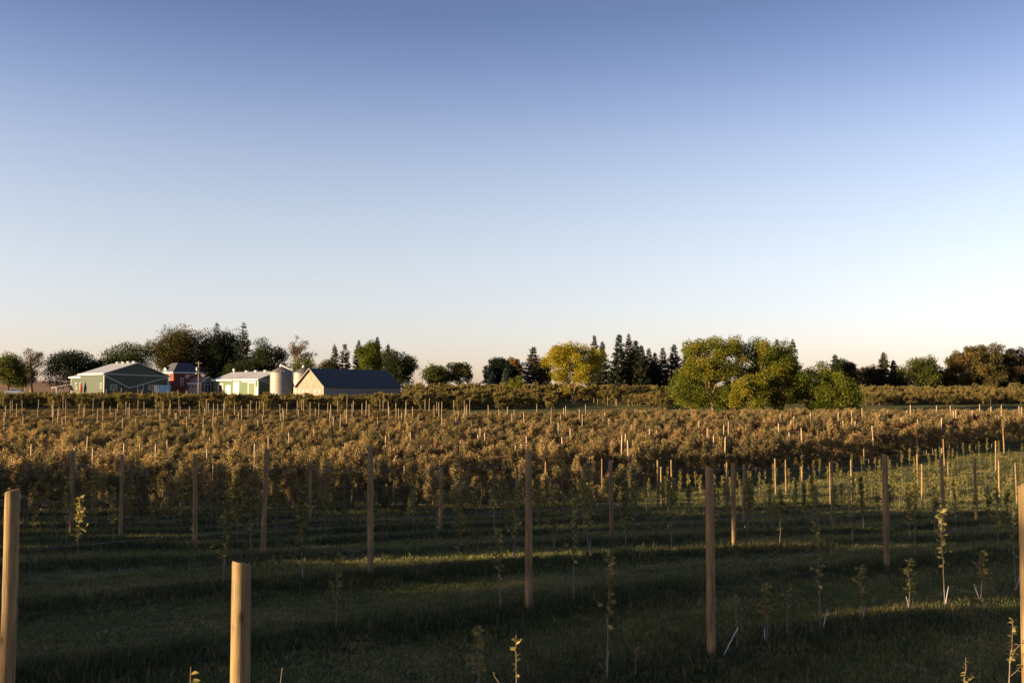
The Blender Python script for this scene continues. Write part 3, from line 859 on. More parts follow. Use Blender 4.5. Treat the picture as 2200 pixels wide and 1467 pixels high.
scatter('apple_orchard', np.stack([rest[:, 0], rest[:, 1], T(rest[:, 0], rest[:, 1]) - .03], 1),
        np.stack([np.zeros(len(rest)), np.zeros(len(rest)), r.uniform(0, 6.28, len(rest))], 1),
        np.stack([np.full(len(rest), 1.05), np.full(len(rest), 1.05), rest[:, 2]], 1), kk, APPLE_J,
        'golden lit mass of apple rows on the far slope of the dip', 'orchard')

# far rows behind the grass lane: taller, bushier
def hedge_variant(seed):
    r = np.random.default_rng(7000 + seed)
    ms = apple_variant(20 + seed, H=3.2, Rw=1.3, n=1500, ls=.22)
    ms[1].materials.clear(); ms[1].materials.append(M['hedge_leaf'])
    return joined(ms, 'far_apple_%d' % seed)
HEDGE = [hedge_variant(i) for i in range(4)]
pts = []
y0 = 217.0
row_i = 0
def far_tree(X, Y, hrow):
    edge = 216.5 + 1.2 * math.sin(X * .05) + (.12 * X if X > 40 else 0)
    if Y < edge or Y > 264 or abs(X) > 150: return
    px = 1100 + X / Y * FPX
    dy = Y - edge
    h = r.uniform(.62, 1.08) * hrow
    if px < 870:                       # in front of the farm: a tall first row, then low ones
        h *= 1.0 if dy < 6.5 else (.5 if dy < 18 else .40)
        if dy > 32 and px > 420: return
        if dy > 40: return
    if 1265 < px < 1345 and dy < 12: return         # the lane comes out here
    if 1190 < px < 1278 and Y < 234: return
    if 1440 < px < 1850 and dy < 6: return
    if 1345 <= px < 1400 and dy < 5: return
    pts.append((X, Y, h))
n = 40.0
while n < 330:
    t = -170.0 + r.uniform(0, 1.5)
    hrow = r.uniform(.85, 1.1)
    while t < 420:
        X, Y = rowxy(n + r.normal(0, .3), t)
        t += r.uniform(.9, 1.7)
        if X < 20: far_tree(X, Y, hrow)
    n += 4.7
for k in range(40):
    hrow = r.uniform(.8, 1.05)
    X = 20.0
    while X < 150:
        X += r.uniform(.9, 1.7)
        far_tree(X, 214 + k * 4.3 - .36 * (X - 20) + r.normal(0, .3), hrow)
pts = np.array(pts)
scatter('far_orchard_rows', np.stack([pts[:, 0], pts[:, 1], T(pts[:, 0], pts[:, 1]) - .03], 1),
        np.stack([np.zeros(len(pts)), np.zeros(len(pts)), r.uniform(0, 6.28, len(pts))], 1),
        np.stack([np.full(len(pts), 1.1), np.full(len(pts), 1.1), pts[:, 2]], 1), r.integers(0, 4, len(pts)), HEDGE,
        'far dense apple rows beyond the grass lane below the skyline trees', 'orchard')

# ------------------------------------------------------------------ trellis posts
def post_mesh(seed, H, R0, cut=.25):
    r = np.random.default_rng(8000 + seed)
    k = 14; rings = 26
    zs = np.linspace(-.15, H, rings)
    th = np.linspace(0, 2 * math.pi, k, endpoint=False)
    bow = .006 * np.sin(zs / H * math.pi * r.uniform(.6, 1.3) + r.uniform(0, 6)) ; bx = r.normal(0, 1); by = r.normal(0, 1)
    V = []
    ph = r.uniform(0, 6.28, 3)
    for i, z in enumerate(zs):
        rad = R0 * (1.05 - .1 * z / H) * (1 + .025 * np.sin(2 * th + ph[0] + z * .7) + .015 * np.sin(3 * th + ph[1] - z * 2.1) + r.normal(0, .006, k))
        zz = np.full(k, z)
        if i == rings - 1:
            zz = zz - cut * R0 * np.cos(th + ph[2]); rad = rad * .93
        if i == rings - 2:
            zz = zz + .0
            zz = np.full(k, H - .022) - cut * R0 * np.cos(th + ph[2])
        V.append(np.stack([rad * np.cos(th) + bow[i] * bx, rad * np.sin(th) + bow[i] * by, zz], 1))
    V = np.concatenate(V).tolist()
    F = []
    for i in range(rings - 1):
        for j in range(k):
            F.append([i*k + j, i*k + (j+1) % k, (i+1)*k + (j+1) % k, (i+1)*k + j])
    me = bpy.data.meshes.new('post_shaft')
    top = [(rings - 1) * k + j for j in range(k)]
    me.from_pydata(V, [], F)
    for p in me.polygons: p.use_smooth = True
    me.update(); me.materials.append(M['post'])
    cap = bpy.data.meshes.new('post_end')
    cv = [(V[i][0] * .995, V[i][1] * .995, V[i][2]) for i in top]
    cap.from_pydata(cv, [], [list(range(k))]); cap.update(); cap.materials.append(M['post_end'])
    return me, cap

POSTS = [  # px, top_y, base_y (None: below the frame, then the depth is given), label
    (519, 1209, None, 5.9, 'nearest thick post lit golden by the sun, cut by the bottom edge'),
    (21, 1053, None, 8.0, 'thick post at the left edge, cut by the bottom edge'),
    (2197, 1041, None, 10.7, 'thick sunlit post cut by the right edge'),
    (1525, 1003, 1408, None, 'tall post with a white guard leaning at its foot, right of centre'),
    (1136, 972, 1309, None, 'tall post near the picture centre with sunlit middle'),
    (797, 960, 1238, None, 'tall grey post left of the centre post'),
    (1902, 976, 1230, None, 'tall dark post on the right, alone before the grass strips'),
    (567, 965, 1198, None, 'grey post directly behind the nearest golden post'),
    (423, 975, 1181, None, 'grey post left of the golden post, among saplings'),
    (262, 977, 1157, None, 'third grey post from the left edge'),
    (157, 971, 1145, None, 'second grey post from the left edge, behind the saplings'),
    (56, 992, 1136, None, 'faint dark post just right of the left edge post'),
    (1575, 994, 1196, None, 'post lit along its upper half right of the tall one with guard'),
    (1313, 989, 1172, None, 'grey post half way between the centre post and the guarded one'),
    (1788, 990, 1137, None, 'brownish post left of the lone dark post'),
    (2027, 986, 1145, None, 'slim shaded post right of the lone dark post'),
    (2095, 984, 1117, None, 'shaded post beside a lit leafy sapling on the right'),
    (2145, 990, 1094, None, 'thin half lit post near the right edge'),
    (946, 1004, 1150, None, 'grey post between the two tallest middle posts'),
    (667, 1008, 1133, None, 'thin dark post between saplings left of centre'),
    (1253, 997, 1127, None, 'thin grey post right of the centre post'),
    (1597, 998, 1131, None, 'thin grey post close behind the half lit one'),
    (1725, 1002, 1102, None, 'short grey post over lit grass'),
    (1109, 1005, 1123, None, 'bright orange lit post left of the centre post'),
    (1560, 994, 1102, None, 'bright orange lit post just right of the guarded post'),
    (1828, 987, 1083, None, 'bright orange lit post over dappled grass right of centre'),
    (1979, 997, 1093, None, 'bright orange lit post with leaf shadows at its foot'),
    (2183, 994, 1083, None, 'bright orange lit post nearest the right edge'),
    (988, 1014, 1125, None, 'orange lit post behind a sapling left of the centre'),
    (551, 1010, 1105, None, 'orange lit post peeking beside the grey post behind the golden one'),
    (1421, 1003, 1095, None, 'orange lit post paired with a grey one'),
    (1413, 988, 1092, None, 'grey post paired with an orange lit one'),
    (1783, 994, 1090, None, 'orange lit post half hidden by a brownish post'),
    (1666, 985, 1062, None, 'orange lit post rising above pale saplings'),
    (1688, 988, 1066, None, 'grey post beside an orange lit post above saplings'),
    (1443, 988, 1060, None, 'short orange lit post before the first mature row'),
    (458, 997, 1085, None, 'thin grey post leaning slightly before the dark rows'),
    (1172, 992, 1072, None, 'faint grey post behind the centre post'),
    (1293, 985, 1062, None, 'faint grey post at the foot of the mature rows'),
    (870, 1000, 1082, None, 'faint grey post among the dark lower rows'),
    (1970, 975, 1045, None, 'dull orange post just left above the bright one'),
    (2037, 993, 1052, None, 'short brown post between two shaded ones on the right'),
    (2028, 943, 1003, None, 'orange lit post high on the right slope above a shaded one'),
    (2138, 947, 1011, None, 'brown post on the right grass slope'),
    (2156, 918, 973, None, 'bright orange post highest on the right grass slope'),
    (1856, 964, 1022, None, 'brown lit post at the edge of the mature trees'),
]
for i, (px, ty, by, Y, lab) in enumerate(POSTS):
    if Y is None:
        s_ = (by - ty) / 2.5
        Y = FPX / s_
        # settle the depth on the terrain so that the foot stands where the photograph shows it
        for _ in range(30):
            X, _, zb = at(px, by, Y)
            e = zb - Tf(X, Y)
            Yn = Y * (EYE - Tf(X, Y)) / max(EYE - zb, .1)
            Y = Y + .35 * (min(max(Yn, Y * .9), Y * 1.1) - Y)
        Y = .5 * Y + .5 * FPX / s_
    X, _, zt = at(px, ty, Y)
    gz = Tf(X, Y)
    H = zt - gz
    shaft, cap = post_mesh(i, H, .0575 if i < 7 else r.uniform(.05, .065))
    root = thing('trellis_post', lab, 'post', (X, Y, gz), 0, 'trellis posts of the young block')
    ln_ = .003 if i < 7 else .014
    root.rotation_euler = (r.normal(0, ln_), r.normal(0, ln_), r.uniform(0, 6.28))
    link('shaft', shaft, root); link('end_grain', cap, root)

# extra posts of the young block's grid that are not singled out
stake_me = []
for i in range(5):
    q = QB(); rr_ = np.random.default_rng(90 + i)
    zz = np.linspace(-.1, 1, 7)
    q.tube(np.stack([rr_.normal(0, .004, 7), rr_.normal(0, .004, 7), zz], 1), np.r_[np.linspace(1.05, .95, 6), .93], 7)
    V_, F_, t_ = q.arrays()
    top = V_[-7:]; c_ = top.mean(0)
    # close the top with a fan of quads
    n0 = len(V_); V_ = np.concatenate([V_, c_[None]])
    F_ = np.concatenate([F_, np.array([[n0 - 7, n0 - 6, n0 - 5, n0], [n0 - 5, n0 - 4, n0 - 3, n0], [n0 - 3, n0 - 2, n0 - 1, n0], [n0 - 1, n0 - 7, n0, n0 - 1]][:3])])
    stake_me.append(np_mesh('stake', V_, F_, M['stake'], None, True))

def stake(X, Y, H, R0, lab, grp, name='trellis_stake'):
    o = link(name, stake_me[r.integers(5)])
    o.location = (X, Y, Tf(X, Y)); o.scale = (R0, R0, H)
    o.rotation_euler = (r.normal(0, .018), r.normal(0, .018), r.uniform(0, 6.28))
    return tag(o, lab, 'post', grp)

# posts in the mature rows
cnt = 0
n = 48.6; row = 0
while n < 118 and cnt < 78:
    t = -120 + (row * 3.7) % 10
    while t < 200:
        X, Y = rowxy(n, t)
        t += 10.0 + r.normal(0, .3)
        if Y > 150 or abs(X) > .52 * Y or cnt >= 78: continue
        if r.random() < .12: continue
        stake(X, Y, r.uniform(3.1, 3.7), r.uniform(.055, .065), 'wooden post showing above the ' + ORD[min(row, 11)] + ' mature apple row ' + side(X, Y), 'posts among the mature apple rows')
        cnt += 1
    n += 4.0; row += 1
# pale stakes over the left young planting
cnt = 0
for Y0 in np.arange(121, 207, 6.2):
    row += 1
    X = -.54 * Y0 + (row * 2.9) % 8
    while X < (14 if Y0 < 165 else -8 if Y0 < 190 else -4):
        Y = Y0 + .45 * (X + 60) * .08 + r.normal(0, 1.9)
        stake(X + r.normal(0, .4), Y, r.uniform(2.5, 3.3), r.uniform(.042, .056), 'thin pale stake above the low young rows ' + ('near the lane ' if Y > 180 else 'in mid slope ' if Y > 150 else 'low on the slope ') + side(X, Y), 'pale stakes in the left young planting')
        cnt += 1
        X += 8.2 + r.normal(0, .9)
for k in range(34):
    Y = r.uniform(238, 256); X = r.uniform(-.51 * Y, -.325 * Y)
    stake(X, Y, r.uniform(1.9, 2.4), .05, 'short pale stake in the low rows before the farm buildings', 'short stakes before the farm')
for k in range(22):
    px = r.uniform(1262, 1440); Y = 226 + (px - 1262) * .01 + r.normal(0, .6)
    stake((px - 1100) / FPX * Y, Y, r.uniform(1.5, 2.2), .045, 'small stake at the foot of the far rows beside the lane', 'stakes beside the lane')

# low saplings of the left young planting (one mass at this distance)
def sapling_meshes(seed, H, n, ls, spread, bare=.3, guard=False):
    r = np.random.default_rng(9000 + seed)
    tb = QB(); lb = QB()
    P = np.stack([np.zeros(7), np.zeros(7), np.linspace(0, H, 7)], 1) + twist(r, 7, .018) * np.linspace(0, 1, 7)[:, None]
    P[:, 2] = np.linspace(0, H, 7)
    tb.tube(P, np.linspace(.014, .003, 7), 5)
    segs = [(P[2], P[6]), (P[3], P[6]), (P[4], P[6] + [0, 0, .03])]
    for k in range(r.integers(5, 10)):
        z0 = r.uniform(bare * H, H * .8); az = r.uniform(0, 6.28); L = spread * r.uniform(.5, 1.2) * (1.15 - z0 / H * .7)
        b = np.array([np.interp(z0, P[:, 2], P[:, 0]), np.interp(z0, P[:, 2], P[:, 1]), z0])
        e = b + [np.cos(az) * L * .8, np.sin(az) * L * .8, L * r.uniform(.5, 1.1)]
        tb.tube(np.stack([b, (b + e) / 2 + [0, 0, -.01], e]), [.006, .004, .002], 4)
        segs.append((b, e))
    ln = np.array([np.linalg.norm(b - a) for a, b in segs]); idx = r.choice(len(segs), n, p=ln / ln.sum())
    A = np.array([s_[0] for s_ in segs])[idx]; B = np.array([s_[1] for s_ in segs])[idx]
    u = r.uniform(.05, 1, n)[:, None]
    c = A * (1 - u) + B * u
    d = r.normal(0, .9, (n, 3)) * [1, 1, .6] + [0, 0, .05]
    lb.leaves(c + r.normal(0, .012, (n, 3)), d, ls * r.uniform(.6, 1.2, n), ls * r.uniform(.4, .58, n), np.clip(r.normal(.45, .22, n), 0, 1), r, .14)
    return tb.mesh('sapling_stem', M['apple_bark'], True), lb.mesh('sapling_leaves', M['young_leaf'])

gq = QB()
gq.tube(np.array([[0, 0, 0], [.006, 0, .12], [.01, .004, .24], [.022, .004, .36]]), [.008, .008, .0075, .007], 6)
guard_me = gq.mesh('trunk_guard', M['guard'], True)

SAP = [sapling_meshes(0, 1.55, 150, .11, .22), sapling_meshes(1, 1.75, 190, .11, .28), sapling_meshes(2, 1.35, 110, .11, .3, .25),
       sapling_meshes(3, 1.9, 240, .11, .26, .22), sapling_meshes(4, 1.2, 80, .10, .2, .35), sapling_meshes(5, 1.6, 60, .10, .16, .5)]

# ------------------------------------------------------------------ saplings of the near block
def sapling(X, Y, k, sc, lab, grp=None, guard=False, lean=.03):
    root = thing('apple_sapling', lab, 'sapling', (X, Y, Tf(X, Y) - .02), r.uniform(0, 6.28), grp)
    root.rotation_euler = (r.normal(0, lean), r.normal(0, lean), r.uniform(0, 6.28))
    root.scale = (1, 1, sc)
    link('stem', SAP[k][0], root); link('leaves', SAP[k][1], root)
    if guard:
        g = link('trunk_guard', guard_me, root)
        g.location = (.03, 0, .0); g.rotation_euler = (r.normal(0, .1), r.normal(.1, .12), r.uniform(0, 6.28))
    return root

cnt = 0
fill = []
for ri, nn in enumerate(ROWS[3:]):
    t = -70.0 + r.uniform(0, 1)
    while t < 110:
        X, Y = rowxy(nn + r.normal(0, .06), t)
        t += (1.35 if ri < 2 else 1.45 if ri < 4 else 1.4) * r.uniform(.7, 1.4)
        if Y < 12 or abs(X) > .515 * Y + .3 or Y > 96: continue
        if r.random() < .12: continue
        if nn > 29 and X < 12 - .5 * (Y - 50) and r.random() < .85:
            fill.append((X, Y)); continue
        if ri == 0 and r.random() < .6: continue
        if ri == 0:
            k, sc = int(r.choice([4, 5, 5])), r.uniform(.8, 1.1)
            lab, grp = 'sparse young apple tree in the second shaded row', 'sparse saplings in the shaded front rows'
        elif ri < 4:
            k, sc = int(r.choice([0, 1, 2, 3, 5])), r.uniform(.8, 1.2)
            lab, grp = 'dark narrow leafy sapling in the ' + ORD[ri + 1] + ' shaded row ' + side(X, Y), 'leafy saplings in the shaded strips'
        else:
            k, sc = int(r.choice([0, 1, 2, 3, 4])), r.uniform(.75, 1.05)
            lab, grp = 'leafy sapling catching low sunlight in the ' + ORD[ri + 1] + ' young row ' + side(X, Y), 'saplings in the sunlit farther rows'
        if cnt < 296:
            sapling(X, Y, k, sc, lab, grp, guard=(ri == 1 and r.random() < .15))
            cnt += 1
for X, Y in fill:
    k = int(r.choice([0, 2, 4]))
    root = thing('bushy_sapling', 'bushy half grown apple tree before the mature rows ' + side(X, Y), 'apple tree', (X, Y, Tf(X, Y) - .02), r.uniform(0, 6.28), 'half grown apple trees in the dim left band')
    f_ = r.uniform(.55, .95); root.scale = (.66, .66, f_)
    link('trunk', APPLE[k][0], root); link('crown', APPLE[k][1], root)
# front row through the guarded post: white guards and tufts
for i, (px, py, tuft) in enumerate([(1640, 1388, 0), (1755, 1366, 1), (1845, 1350, 0), (1945, 1330, 0), (2022, 1312, 2), (2095, 1298, 0), (2170, 1280, 2), (1032, 1490, 0), (1300, 1450, 1)]):
    nn = 0.0
    # march along the row until the pixel column is met
    best = min(((abs(1100 + FPX * rowxy(nn, t)[0] / rowxy(nn, t)[1] - px), t) for t in np.arange(-8, 14, .05)))[1]
    X, Y = rowxy(nn, best)
    sapling(X, Y, 5 if tuft else 4, .95 if tuft else .7, ['first', 'second', 'third', 'fourth', 'fifth', 'sixth', 'seventh', 'eighth', 'ninth'][i] + ' white guarded sapling along the row of the guarded post' if i < 7 else
            ['small sapling just entering the bottom edge near the centre', 'small sapling at the bottom left of the guarded post'][i - 7], 'white guarded saplings in the front row', True, .06)
X, Y = rowxy(0, .12)
g = link('leaning_guard', guard_me); g.location = (X + .02, Y - .12, Tf(X, Y)); g.rotation_euler = (.1, .42, 0); g.scale = (1, 1, 1.25)
tag(g, 'white plastic guard leaning against the foot of the tall post', 'trunk guard')

# the nearest saplings with single leaves
def leaf_mesh(seed):
    r = np.random.default_rng(9500 + seed)
    # a pointed oval, folded along its midrib and arched
    ts = np.linspace(0, 1, 6)
    w = np.array([.02, .20, .27, .24, .14, .0])
    arch = -.22 * ts ** 2 + r.normal(0, .02)
    mid = np.stack([ts, np.zeros(6), arch], 1)
    lf = mid + np.stack([np.zeros(6), w, w * .35], 1); rt = mid + np.stack([np.zeros(6), -w, w * .35], 1)
    V = np.concatenate([mid, lf, rt]); F = []
    for i in range(5):
        F += [[i, i + 1, 7 + i, 6 + i], [i + 1, i, 12 + i, 13 + i]]
    return np_mesh('leaf', V, F, M['young_leaf'], np.full(len(F), r.uniform(.3, .9)), True)
LEAF = [leaf_mesh(i) for i in range(5)]

def close_sapling(X, Y, H, nleaf, ls, lab, bend=.06, spread=.07, bare=.4):
    gz = Tf(X, Y)
    root = thing('close_sapling', lab, 'sapling', (X, Y, gz), 0)
    q = QB()
    P = np.stack([np.zeros(9), np.zeros(9), np.linspace(0, H, 9)], 1) + twist(r, 9, .012) + np.stack([bend * np.linspace(0, 1, 9) ** 2, np.zeros(9), np.zeros(9)], 1)
    P[:, 2] = np.linspace(0, H, 9)
    q.tube(P, np.linspace(.011, .003, 9), 6)
    tips = [P]
    for k in range(4):
        z0 = r.uniform(bare, .75) * H; az = r.uniform(0, 6.28); L = r.uniform(.5, 1.3) * spread * 2
        b = np.array([np.interp(z0, P[:, 2], P[:, 0]), np.interp(z0, P[:, 2], P[:, 1]), z0])
        e = b + [np.cos(az) * L, np.sin(az) * L, L * 1.1]
        S = np.stack([b, b * .6 + e * .4 + [0, 0, -.01], e]); q.tube(S, [.005, .004, .002], 5); tips.append(S)
    q.build('stem', M['apple_bark'], root, True)
    for i in range(nleaf):
        S = tips[0] if r.random() < .6 else tips[r.integers(1, len(tips))]
        u = r.uniform(bare if S is tips[0] else .2, 1) ** .6 * (len(S) - 1); j = int(min(u, len(S) - 2)); p = S[j] + (S[j + 1] - S[j]) * (u - j)
        o = link('leaf', LEAF[r.integers(5)], root)
        o.location = p; s_ = ls * r.uniform(.6, 1.15); o.scale = (s_, s_, s_)
        o.rotation_euler = (r.normal(0, .5), r.uniform(-.9, .35), r.uniform(0, 6.28))
    return root

def on_row(n, px, lo=-9, hi=12):
    t = min(((abs(1100 + FPX * rowxy(n, t)[0] / rowxy(n, t)[1] - px), t) for t in np.arange(lo, hi, .02) if rowxy(n, t)[1] > 2))[1]
    return rowxy(n, t)
for px, ty, nl, lab, nn in [
    (2055, 1412, 26, 'sunlit yellow leafed sapling at the bottom right corner', -3.7),
    (2152, 1330, 38, 'brownish leafed sapling beside the right edge post', -3.7),
    (1100, 1366, 22, 'thin sapling with pale upturned leaves below the centre post', -3.7),
    (392, 1434, 16, 'grey green sapling tip at the bottom left', -3.7),
    (606, 1440, 16, 'sapling tip just right of the nearest golden post', -3.7),
    (1575, 1272, 24, 'sapling with a bright leaf tuft right of the guarded post', 0.0),
    (1682, 1254, 24, 'sapling with curved pale leaves, second tuft from the guarded post', 0.0),
    (1360, 1410, 10, 'low leafy sprout left of the foot of the guarded post', 0.0)]:
    X, Y = on_row(nn, px)
    z = at(px, ty, Y)[2]
    close_sapling(X, Y, max(z - Tf(X, Y), .35), int(nl * 1.6), .055, lab)

# ------------------------------------------------------------------ trellis wires and hose
for i, nn in enumerate(ROWS[2:7]):
    q = QB()
    tt = np.arange(-30, 60, 1.5)
    XY = np.array([rowxy(nn, t) for t in tt]); XY = XY[(XY[:, 1] > 1) & (np.abs(XY[:, 0]) < .6 * XY[:, 1] + 4)]
    for wz, wl_ in ((2.05, 'upper'), (1.15, 'lower')):
        q = QB()
        z = T(XY[:, 0], XY[:, 1]) + wz + .02 * np.sin(np.arange(len(XY)) * 1.05 + wz)
        q.tube(np.stack([XY[:, 0], XY[:, 1], z], 1), .0022, 4)
        tag(q.build('trellis_wire', M['wire']), wl_ + ' thin steel wire strung along the ' + ['guarded post row', 'centre post row', 'row behind the centre post', 'fourth post row', 'fifth post row'][i], 'wire', 'trellis wires')
q = QB()
tt = np.arange(-30, 60, 1.5)
XY = np.array([rowxy(ROWS[9], t) for t in tt]); XY = XY[(XY[:, 1] > 1) & (np.abs(XY[:, 0]) < .56 * XY[:, 1])]
q.tube(np.stack([XY[:, 0], XY[:, 1], T(XY[:, 0], XY[:, 1]) + .42 + .06 * np.sin(np.arange(len(XY)) * .7)], 1), .012, 5)
tag(q.build('drip_hose', M['hose']), 'black drip hose slung low along a sapling row in the dip', 'hose')

# ------------------------------------------------------------------ grass
def clump(seed, nb, h, w, spread, lean, mat, off=0.0):
    r = np.random.default_rng(9900 + seed)
    V, Fq, t = [], [], []
    for i in range(nb):
        b = np.array([r.normal(0, spread), r.normal(0, spread), -.01]); az = r.uniform(0, 6.28)
        hh = h * r.uniform(.5, 1.2); le = lean * r.uniform(.2, 1.4) * hh
        d = np.array([np.cos(az), np.sin(az), 0]); s_ = np.array([-d[1], d[0], 0]) * w * r.uniform(.7, 1.3)
        m = b + d * le * .35 + [0, 0, hh * .6]; e = b + d * le + [0, 0, hh]
        n0 = len(V); V += [b - s_, b + s_, m + s_ * .8, m - s_ * .8, e + s_ * .12, e - s_ * .12]
        Fq += [[n0, n0 + 1, n0 + 2, n0 + 3], [n0 + 3, n0 + 2, n0 + 4, n0 + 5]]
        c = np.clip(r.normal(.40 + off, .2), 0, 1); t += [c, c]
    return np_mesh('grass_clump', np.array(V), Fq, mat, t)
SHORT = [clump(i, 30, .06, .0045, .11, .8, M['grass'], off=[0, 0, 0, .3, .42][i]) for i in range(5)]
TALL = [clump(20 + i, 34, .16, .0055, .13, .8, M['long_grass']) for i in range(5)]

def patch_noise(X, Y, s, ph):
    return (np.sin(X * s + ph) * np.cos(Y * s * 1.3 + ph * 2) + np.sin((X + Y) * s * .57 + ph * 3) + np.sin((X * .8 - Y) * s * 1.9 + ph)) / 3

def sample(nw, y0, y1):
    u = r.uniform(0, 1, nw)
    Y = np.sqrt(y0 ** 2 + u * (y1 ** 2 - y0 ** 2))
    X = r.uniform(-1, 1, nw) * (.55 * Y + 2.2)
    return X, Y
XS, YS, SS = [], [], []
for nw, y0, y1, s_ in [(36000, 9, 20, .85), (34000, 20, 36, 1.25), (30000, 36, 66, 1.9), (16000, 66, 110, 2.8)]:
    X, Y = sample(nw, y0, y1)
    XS.append(X); YS.append(Y); SS.append(s_ * r.uniform(.7, 1.35, nw))
X = np.concatenate(XS); Y = np.concatenate(YS); S = np.concatenate(SS)
nn = rown(X, Y); rd = rowdist(nn)
keep = (nn < 47) & ((rd > .45) | (r.random(len(X)) < .15))
X, Y, S = X[keep], Y[keep], S[keep]
pn = patch_noise(X, Y, .55, .7)
keep = r.random(len(X)) < np.clip(.8 + .5 * pn, .25, 1)
X, Y, S, pn = X[keep], Y[keep], S[keep], pn[keep]
hz = S ** .55 * np.clip(1 + .45 * pn, .55, 1.6)
Zs = T(X, Y)
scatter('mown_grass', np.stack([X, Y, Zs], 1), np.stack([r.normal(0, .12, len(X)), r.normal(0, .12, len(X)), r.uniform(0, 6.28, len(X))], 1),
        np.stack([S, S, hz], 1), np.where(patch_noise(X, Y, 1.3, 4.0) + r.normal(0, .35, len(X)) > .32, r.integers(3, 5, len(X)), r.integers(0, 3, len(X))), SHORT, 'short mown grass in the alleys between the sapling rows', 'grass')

XS, YS, SS = [], [], []
for nw, y0, y1, s_ in [(26000, 9, 22, .8), (26000, 22, 40, 1.0), (26000, 40, 70, 1.35), (14000, 70, 110, 1.8)]:
    X, Y = sample(nw, y0, y1)
    XS.append(X); YS.append(Y); SS.append(s_ * r.uniform(.6, 1.3, nw))
X = np.concatenate(XS); Y = np.concatenate(YS); S = np.concatenate(SS)
nn = rown(X, Y); rd = rowdist(nn)
pn = patch_noise(X, Y, .8, 2.1)
prob = np.exp(-(rd / .62) ** 2) * np.clip(.75 + .8 * pn, .12, 1) + .012
keep = (nn < 47.5) & (r.random(len(X)) < prob)
X, Y, S, pn = X[keep], Y[keep], S[keep], pn[keep]
scatter('long_grass', np.stack([X, Y, T(X, Y)], 1), np.stack([r.normal(0, .15, len(X)), r.normal(0, .15, len(X)), r.uniform(0, 6.28, len(X))], 1),
        np.stack([S, S, S ** .4 * np.clip(.9 + .5 * pn, .4, 1.5)], 1), r.integers(0, 5, len(X)), TALL, 'rough long grass and weeds along the sapling rows', 'grass')

# ------------------------------------------------------------------ farm buildings
M['shed_green'] = ribbed('green_sheet_metal', (.036, .054, .038), .35, 'X')
M['shed_green_y'] = ribbed('green_sheet_metal_side', (.036, .054, .038), .35, 'Y')
M['shed2_green'] = ribbed('mid_green_sheet_metal', (.055, .10, .055), .35, 'X')
M['shed2_green_y'] = ribbed('mid_green_sheet_metal_side', (.055, .10, .055), .35, 'Y')
M['metal_roof'] = ribbed('pale_metal_roof', (.30, .30, .33), .5, 'Y', .45, .1)
M['slate_roof'] = ribbed('dark_metal_roof', (.040, .038, .041), .6, 'Y', .55, .0)
M['white'] = plain('white_trim', (.55, .53, .50), .5, .05)
M['barn_wood'] = plain('weathered_boards', (.32, .265, .22), .85, .2, 2.0, stretch=(3, 3, .3))
M['brick'] = plain('red_brick', (.19, .045, .03), .85, .15, 1.0)
M['house_roof'] = plain('house_shingles', (.055, .06, .08), .8, .15, 1.5)
M['glass'] = plain('window_glass', (.03, .035, .045), .08, .05, spec=.6)
M['galv'] = ribbed('galvanised_steel', (.28, .26, .25), .10, 'Z', .55, .3, .6)
M['galv_cone'] = plain('galvanised_cone', (.22, .21, .21), .5, .1, 1.5, .3)
M['dark_door'] = plain('dark_red_door', (.07, .02, .025), .6, .1)
M['pale_green'] = plain('pale_green_door', (.085, .115, .055), .55, .06)
M['pole_wood'] = wood_mat('pole_wood', (.36, .27, .19), (.22, .16, .11), knots=False)
M['blue'] = plain('blue_sheet', (.05, .12, .28), .5, .1)
M['red_canvas'] = plain('coral_canvas', (.55, .09, .07), .8, .1)
M['green_canvas'] = plain('dark_green_canvas', (.02, .045, .02), .8, .1)
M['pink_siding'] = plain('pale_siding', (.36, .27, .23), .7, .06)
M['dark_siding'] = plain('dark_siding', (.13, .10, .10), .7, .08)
M['roof_brown'] = plain('brown_shingles', (.16, .12, .10), .8, .12)
M['car_paint'] = plain('car_paint', (.30, .36, .52), .25, .03, spec=.6)
M['tyre'] = plain('tyre', (.02, .02, .02), .8, .1)

